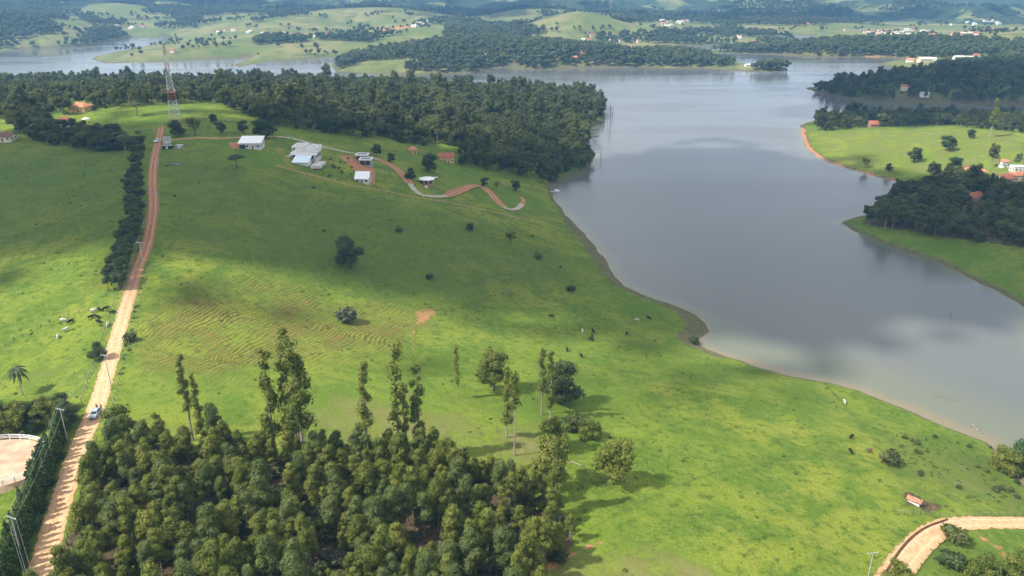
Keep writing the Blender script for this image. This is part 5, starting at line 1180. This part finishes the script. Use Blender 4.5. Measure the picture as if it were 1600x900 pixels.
def person(label, loc, rz, shirt):
    o = thing('person', label, 'person', loc, rz)
    V_ = [(0,0,.95),(0,0,1.2),(0,.01,1.42),(0,.01,1.52),(0,-.01,1.62),(0,-.01,1.73)]; E_ = [(0,1),(1,2),(2,3),(3,4),(4,5)]; Rr = [.15,.15,.16,.06,.10,.08]
    for sx in (-1, 1):
        b = len(V_); V_ += [(sx*.10,0,.86),(sx*.11,.01,.48),(sx*.11,.03,.08),(sx*.12,-.12,.04)]; E_ += [(0,b),(b,b+1),(b+1,b+2),(b+2,b+3)]; Rr += [.10,.07,.05,.045]
        b = len(V_); V_ += [(sx*.2,.01,1.40),(sx*.27,.02,1.13),(sx*.26,-.08,.90),(sx*.25,-.11,.80)]; E_ += [(2,b),(b,b+1),(b+1,b+2),(b+2,b+3)]; Rr += [.075,.05,.04,.035]
    link('body', skinned('body', V_, E_, Rr, 'skin'), o)
    V2 = [(0,0,.9),(0,0,1.2),(0,.01,1.41)]; E2 = [(0,1),(1,2)]; R2 = [.172,.168,.178]
    for sx in (-1, 1):
        b = len(V2); V2 += [(sx*.2,.01,1.40),(sx*.265,.02,1.16)]; E2 += [(2,b),(b,b+1)]; R2 += [.088,.065]
    link('shirt', skinned('shirt', V2, E2, R2, shirt), o)
    V3 = [(0,0,.93)]; E3 = []; R3 = [.165]
    for sx in (-1, 1):
        b = len(V3); V3 += [(sx*.10,0,.84),(sx*.11,.01,.48),(sx*.11,.03,.13)]; E3 += [(0,b),(b,b+1),(b+1,b+2)]; R3 += [.112,.083,.065]
    link('trousers', skinned('trousers', V3, E3, R3, 'cloth_navy'), o)
    hm = MB(); v = ICO2[0]*np.array([.108, .115, .10])+np.array([0, .015, 1.70]); v = v[:, :]; hm.add([p_ for p_ in v.tolist()], ICO2[1].tolist()); hm.build('hair', 'rubber', o, True)
for dx, lab, shirt in [(-.55, 'person in dark clothes standing behind the silver-blue car', 'cloth_navy'), (.45, 'person in a blue shirt standing behind the silver-blue car', 'cloth_blue')]:
    q = CARO.matrix_basis @ Vector((dx, 2.9, 0)); person(lab, (q.x, q.y, hgt(q.x, q.y)+.1), 2.9, shirt)
# jetty and moored boat
x, y = at_z(858, 301, 0); jt = thing('jetty', 'narrow pale jetty reaching from the shaded shore', 'jetty', (x, y, 0), .35)
for k in range(9): MB().box(.55*k, .55*k+.5, -.55, .55, .48, .56).build('plank', 'pale_concrete', jt)
for k in range(3): 
    for s in (-.45, .45): MB().bar((.5+1.9*k, s, -1.5), (.5+1.9*k, s, .478), .08).build('pile', 'post_wood', jt)
x, y = at_z(870, 299.5, 0); bt = thing('boat', 'small white boat moored at the end of the jetty', 'boat', (x, y, 0), .3)
hv = []; hf = []; st_ = [(-1.9, .65, .55), (-1.0, .85, .55), (.3, .85, .58), (1.3, .55, .68), (2.0, .05, .8)]
for xx, w, z in st_: hv += [(xx, -w, z), (xx, -w*.7, -.2), (xx, w*.7, -.2), (xx, w, z)]
for k in range(4): hf += [(4*k, 4*k+4, 4*k+5, 4*k+1), (4*k+1, 4*k+5, 4*k+6, 4*k+2), (4*k+2, 4*k+6, 4*k+7, 4*k+3), (4*k+3, 4*k+7, 4*k+4, 4*k)]
MB().add(hv, hf+[(0, 1, 2, 3)]).build('hull', 'boat_white', bt)
MB().box(-1.3, .5, -.62, .62, .585, 1.3).build('cabin', 'boat_white', bt); MB().box(-1.5, .7, -.75, .75, 1.303, 1.4).build('canopy', 'white_roof', bt); MB().box(-2.15, -1.92, -.18, .18, -.1, .85).build('outboard_motor', 'rubber', bt)
# fallen log, drowned brush and stones
q = at(898, 725); a = at(908, 727.5); b = at(888, 721); tag(MB().tube([(b-q)+Vector((0, 0, .15)), Vector((.1, .1, .25)), (a-q)+Vector((0, 0, .12))], [.17, .15, .08], 7).build('fallen_log', 'bark_pale', loc=q), 'pale fallen log lying in the grass near the lone round tree', 'log')
x, y = at_z(1480, 622, 0); m_ = MB()
for k in range(26):
    u = k/26; a_ = random.random()*6.28; L_ = random.uniform(.6, 1.6); c = Vector((u*6-3, 1.6-u*3.4, -.25)); m_.tube([c, c+Vector((math.cos(a_)*L_*.6, math.sin(a_)*L_*.6, .35)), c+Vector((math.cos(a_)*L_, math.sin(a_)*L_, .30+.4*random.random()))], [.07, .05, .02], 4)
tag(m_.build('brush_pile', 'deadwood', loc=(x, y, 0)), 'half-sunk tangle of dead branches in the shallows', 'branches')
for k, (px, py, s) in enumerate([(1519, 665, .7), (1524, 668, .5), (1528, 672, .6), (1533, 676, .45), (1560, 669, .4), (1322, 346, .5), (1316, 350, .6)]):
    x, y = at_z(px, py, 0); m_ = MB(); m_.add((ICO2[0]*np.array([s*1.2, s, s*.6])*(1+.12*np.random.default_rng(k).normal(size=(len(ICO2[0]), 1)))).tolist(), ICO2[1].tolist())
    tag(m_.build('shore_rock', 'rock', loc=(x, y, .05), rz=k), 'pale rock in the shallows below the brush pile' if k < 5 else 'pale rock off the tip of the lawn', 'rock', 'rocks in the near shallows' if k < 5 else 'rocks off the lawn tip')
# tangled weeds on the water edge
# ------------------------------------------------------------------ clouds that shade the land (high above, outside the haze)
m, nt, o = newmat('cloud'); t = NT_(nt); b = t.bsdf((.85, .86, .88), 1.0, 0.0); nt.links.new(b.outputs[0], o.inputs['Surface']); MATS['cloud'] = m
def cloud(poly, z, alt, size, label, dens=1.0, edge=.7):
    W = np.array([(lambda g: (g.x+SUNV.x*(alt-g.z)/SUNV.z, g.y+SUNV.y*(alt-g.z)/SUNV.z))(at(a, b_)) for a, b_ in poly]); rng = np.random.default_rng(int(abs(poly[0][0])+alt)); off = np.zeros(2)
    x0, y0 = W.min(0)-size; x1, y1 = W.max(0)+size; sp = size*.62
    gx, gy = np.meshgrid(np.arange(x0, x1, sp), np.arange(y0, y1, sp)); x = gx.ravel()+rng.normal(size=gx.size)*sp*.3; y = gy.ravel()+rng.normal(size=gx.size)*sp*.3
    wl_ = list(map(tuple, W)); ins = inside(wl_, x, y); d = np.where(ins, 1, -1)*pdist(wl_, x, y)
    k = (d > size*.25) & (rng.random(len(x)) < dens); VV, FF, bse = [], [], 0
    def puff(cx, cy, s, ic):
        nonlocal bse
        v = ic[0]*np.array([s, s*1.05, s*.55])*(1+.22*gnoise(ic[0][:, 0]*2.1+cx, ic[0][:, 1]*2.1+cy+ic[0][:, 2]))[:, None]
        v = v+np.array([cx+off[0], cy+off[1], alt+rng.normal()*size*.25]); VV.append(v); FF.append(ic[1]+bse); bse += len(v)
    for i in np.where(k)[0]: puff(x[i], y[i], min(size*(.62+.35*rng.random()), max(d[i]*1.1, size*.3)), ICO2)
    kk = np.where((np.abs(d) < size*.55) & (rng.random(len(x)) < edge))[0]
    for i in kk:
        for _ in range(3): puff(x[i]+rng.normal()*size*.3, y[i]+rng.normal()*size*.3, size*(.10+.16*rng.random()), ICO1)
    me = mesh_np('cloud', np.concatenate(VV), [np.concatenate(FF)], ['cloud'], smooth=True)
    tag(link('cloud', me), label, 'cloud', kind='stuff')
CLOUDS = [([(-160,212),(60,208),(220,194),(400,190),(520,205),(640,222),(760,240),(880,246),(1000,244),(1150,240),(1280,252),(1340,268),(1420,282),(1500,292),(1620,300),(1760,310),(1760,470),(1600,500),(1480,520),(1330,545),(1200,548),(1110,538),(1040,522),(960,506),(880,494),(800,482),(700,466),(610,450),(520,432),(420,416),(330,392),(270,384),(170,372),(90,392),(0,416),(-120,446)], 20, 1150, 44, 'broad cloud whose shadow covers the middle slope and lake'),
 ([(1235,142),(1290,122),(1420,108),(1600,114),(1800,120),(1800,188),(1600,190),(1480,196),(1340,198),(1268,180)], 12, 1700, 60, 'cloud shading the wooded peninsula'),
 ([(960,588),(1060,580),(1160,592),(1210,612),(1120,622),(1000,612)], 14, 1400, 20, 'small thin cloud over the near pasture', .22),
 ([(1060,34),(1200,32),(1420,30),(1640,26),(1640,17),(1480,18),(1370,14),(1280,22),(1180,19),(1080,24)], 60, 2300, 150, 'cloud bank shading the mountain feet'),
 ([(650,22),(760,28),(850,14),(960,10),(940,4),(800,5),(700,6)], 60, 2300, 150, 'cloud shading the middle mountains'),
 ([(-60,8),(240,4),(420,12),(520,14),(520,5),(200,1),(-60,2)], 60, 2300, 160, 'cloud shading the left mountains')]
for c in CLOUDS: cloud(*c)
# ------------------------------------------------------------------ haze: one closed box of even, pale air
HB = 12400.0
hm_ = MB().box(-HB, HB, -HB, HB, -7.0, 390.0); me = bpy.data.meshes.new('haze'); me.from_pydata(hm_.v, [], hm_.f)
m, nt, o = newmat('haze_air'); pv_ = nt.nodes.new('ShaderNodeVolumePrincipled'); pv_.inputs['Color'].default_value = (.27, .56, 1.0, 1); pv_.inputs['Density'].default_value = 1.35e-4; pv_.inputs['Anisotropy'].default_value = .1
nt.links.new(pv_.outputs[0], o.inputs['Volume']); me.materials.append(m)
tag(link('haze', me), 'pale blue air haze thickening towards the mountains', 'haze', kind='stuff')
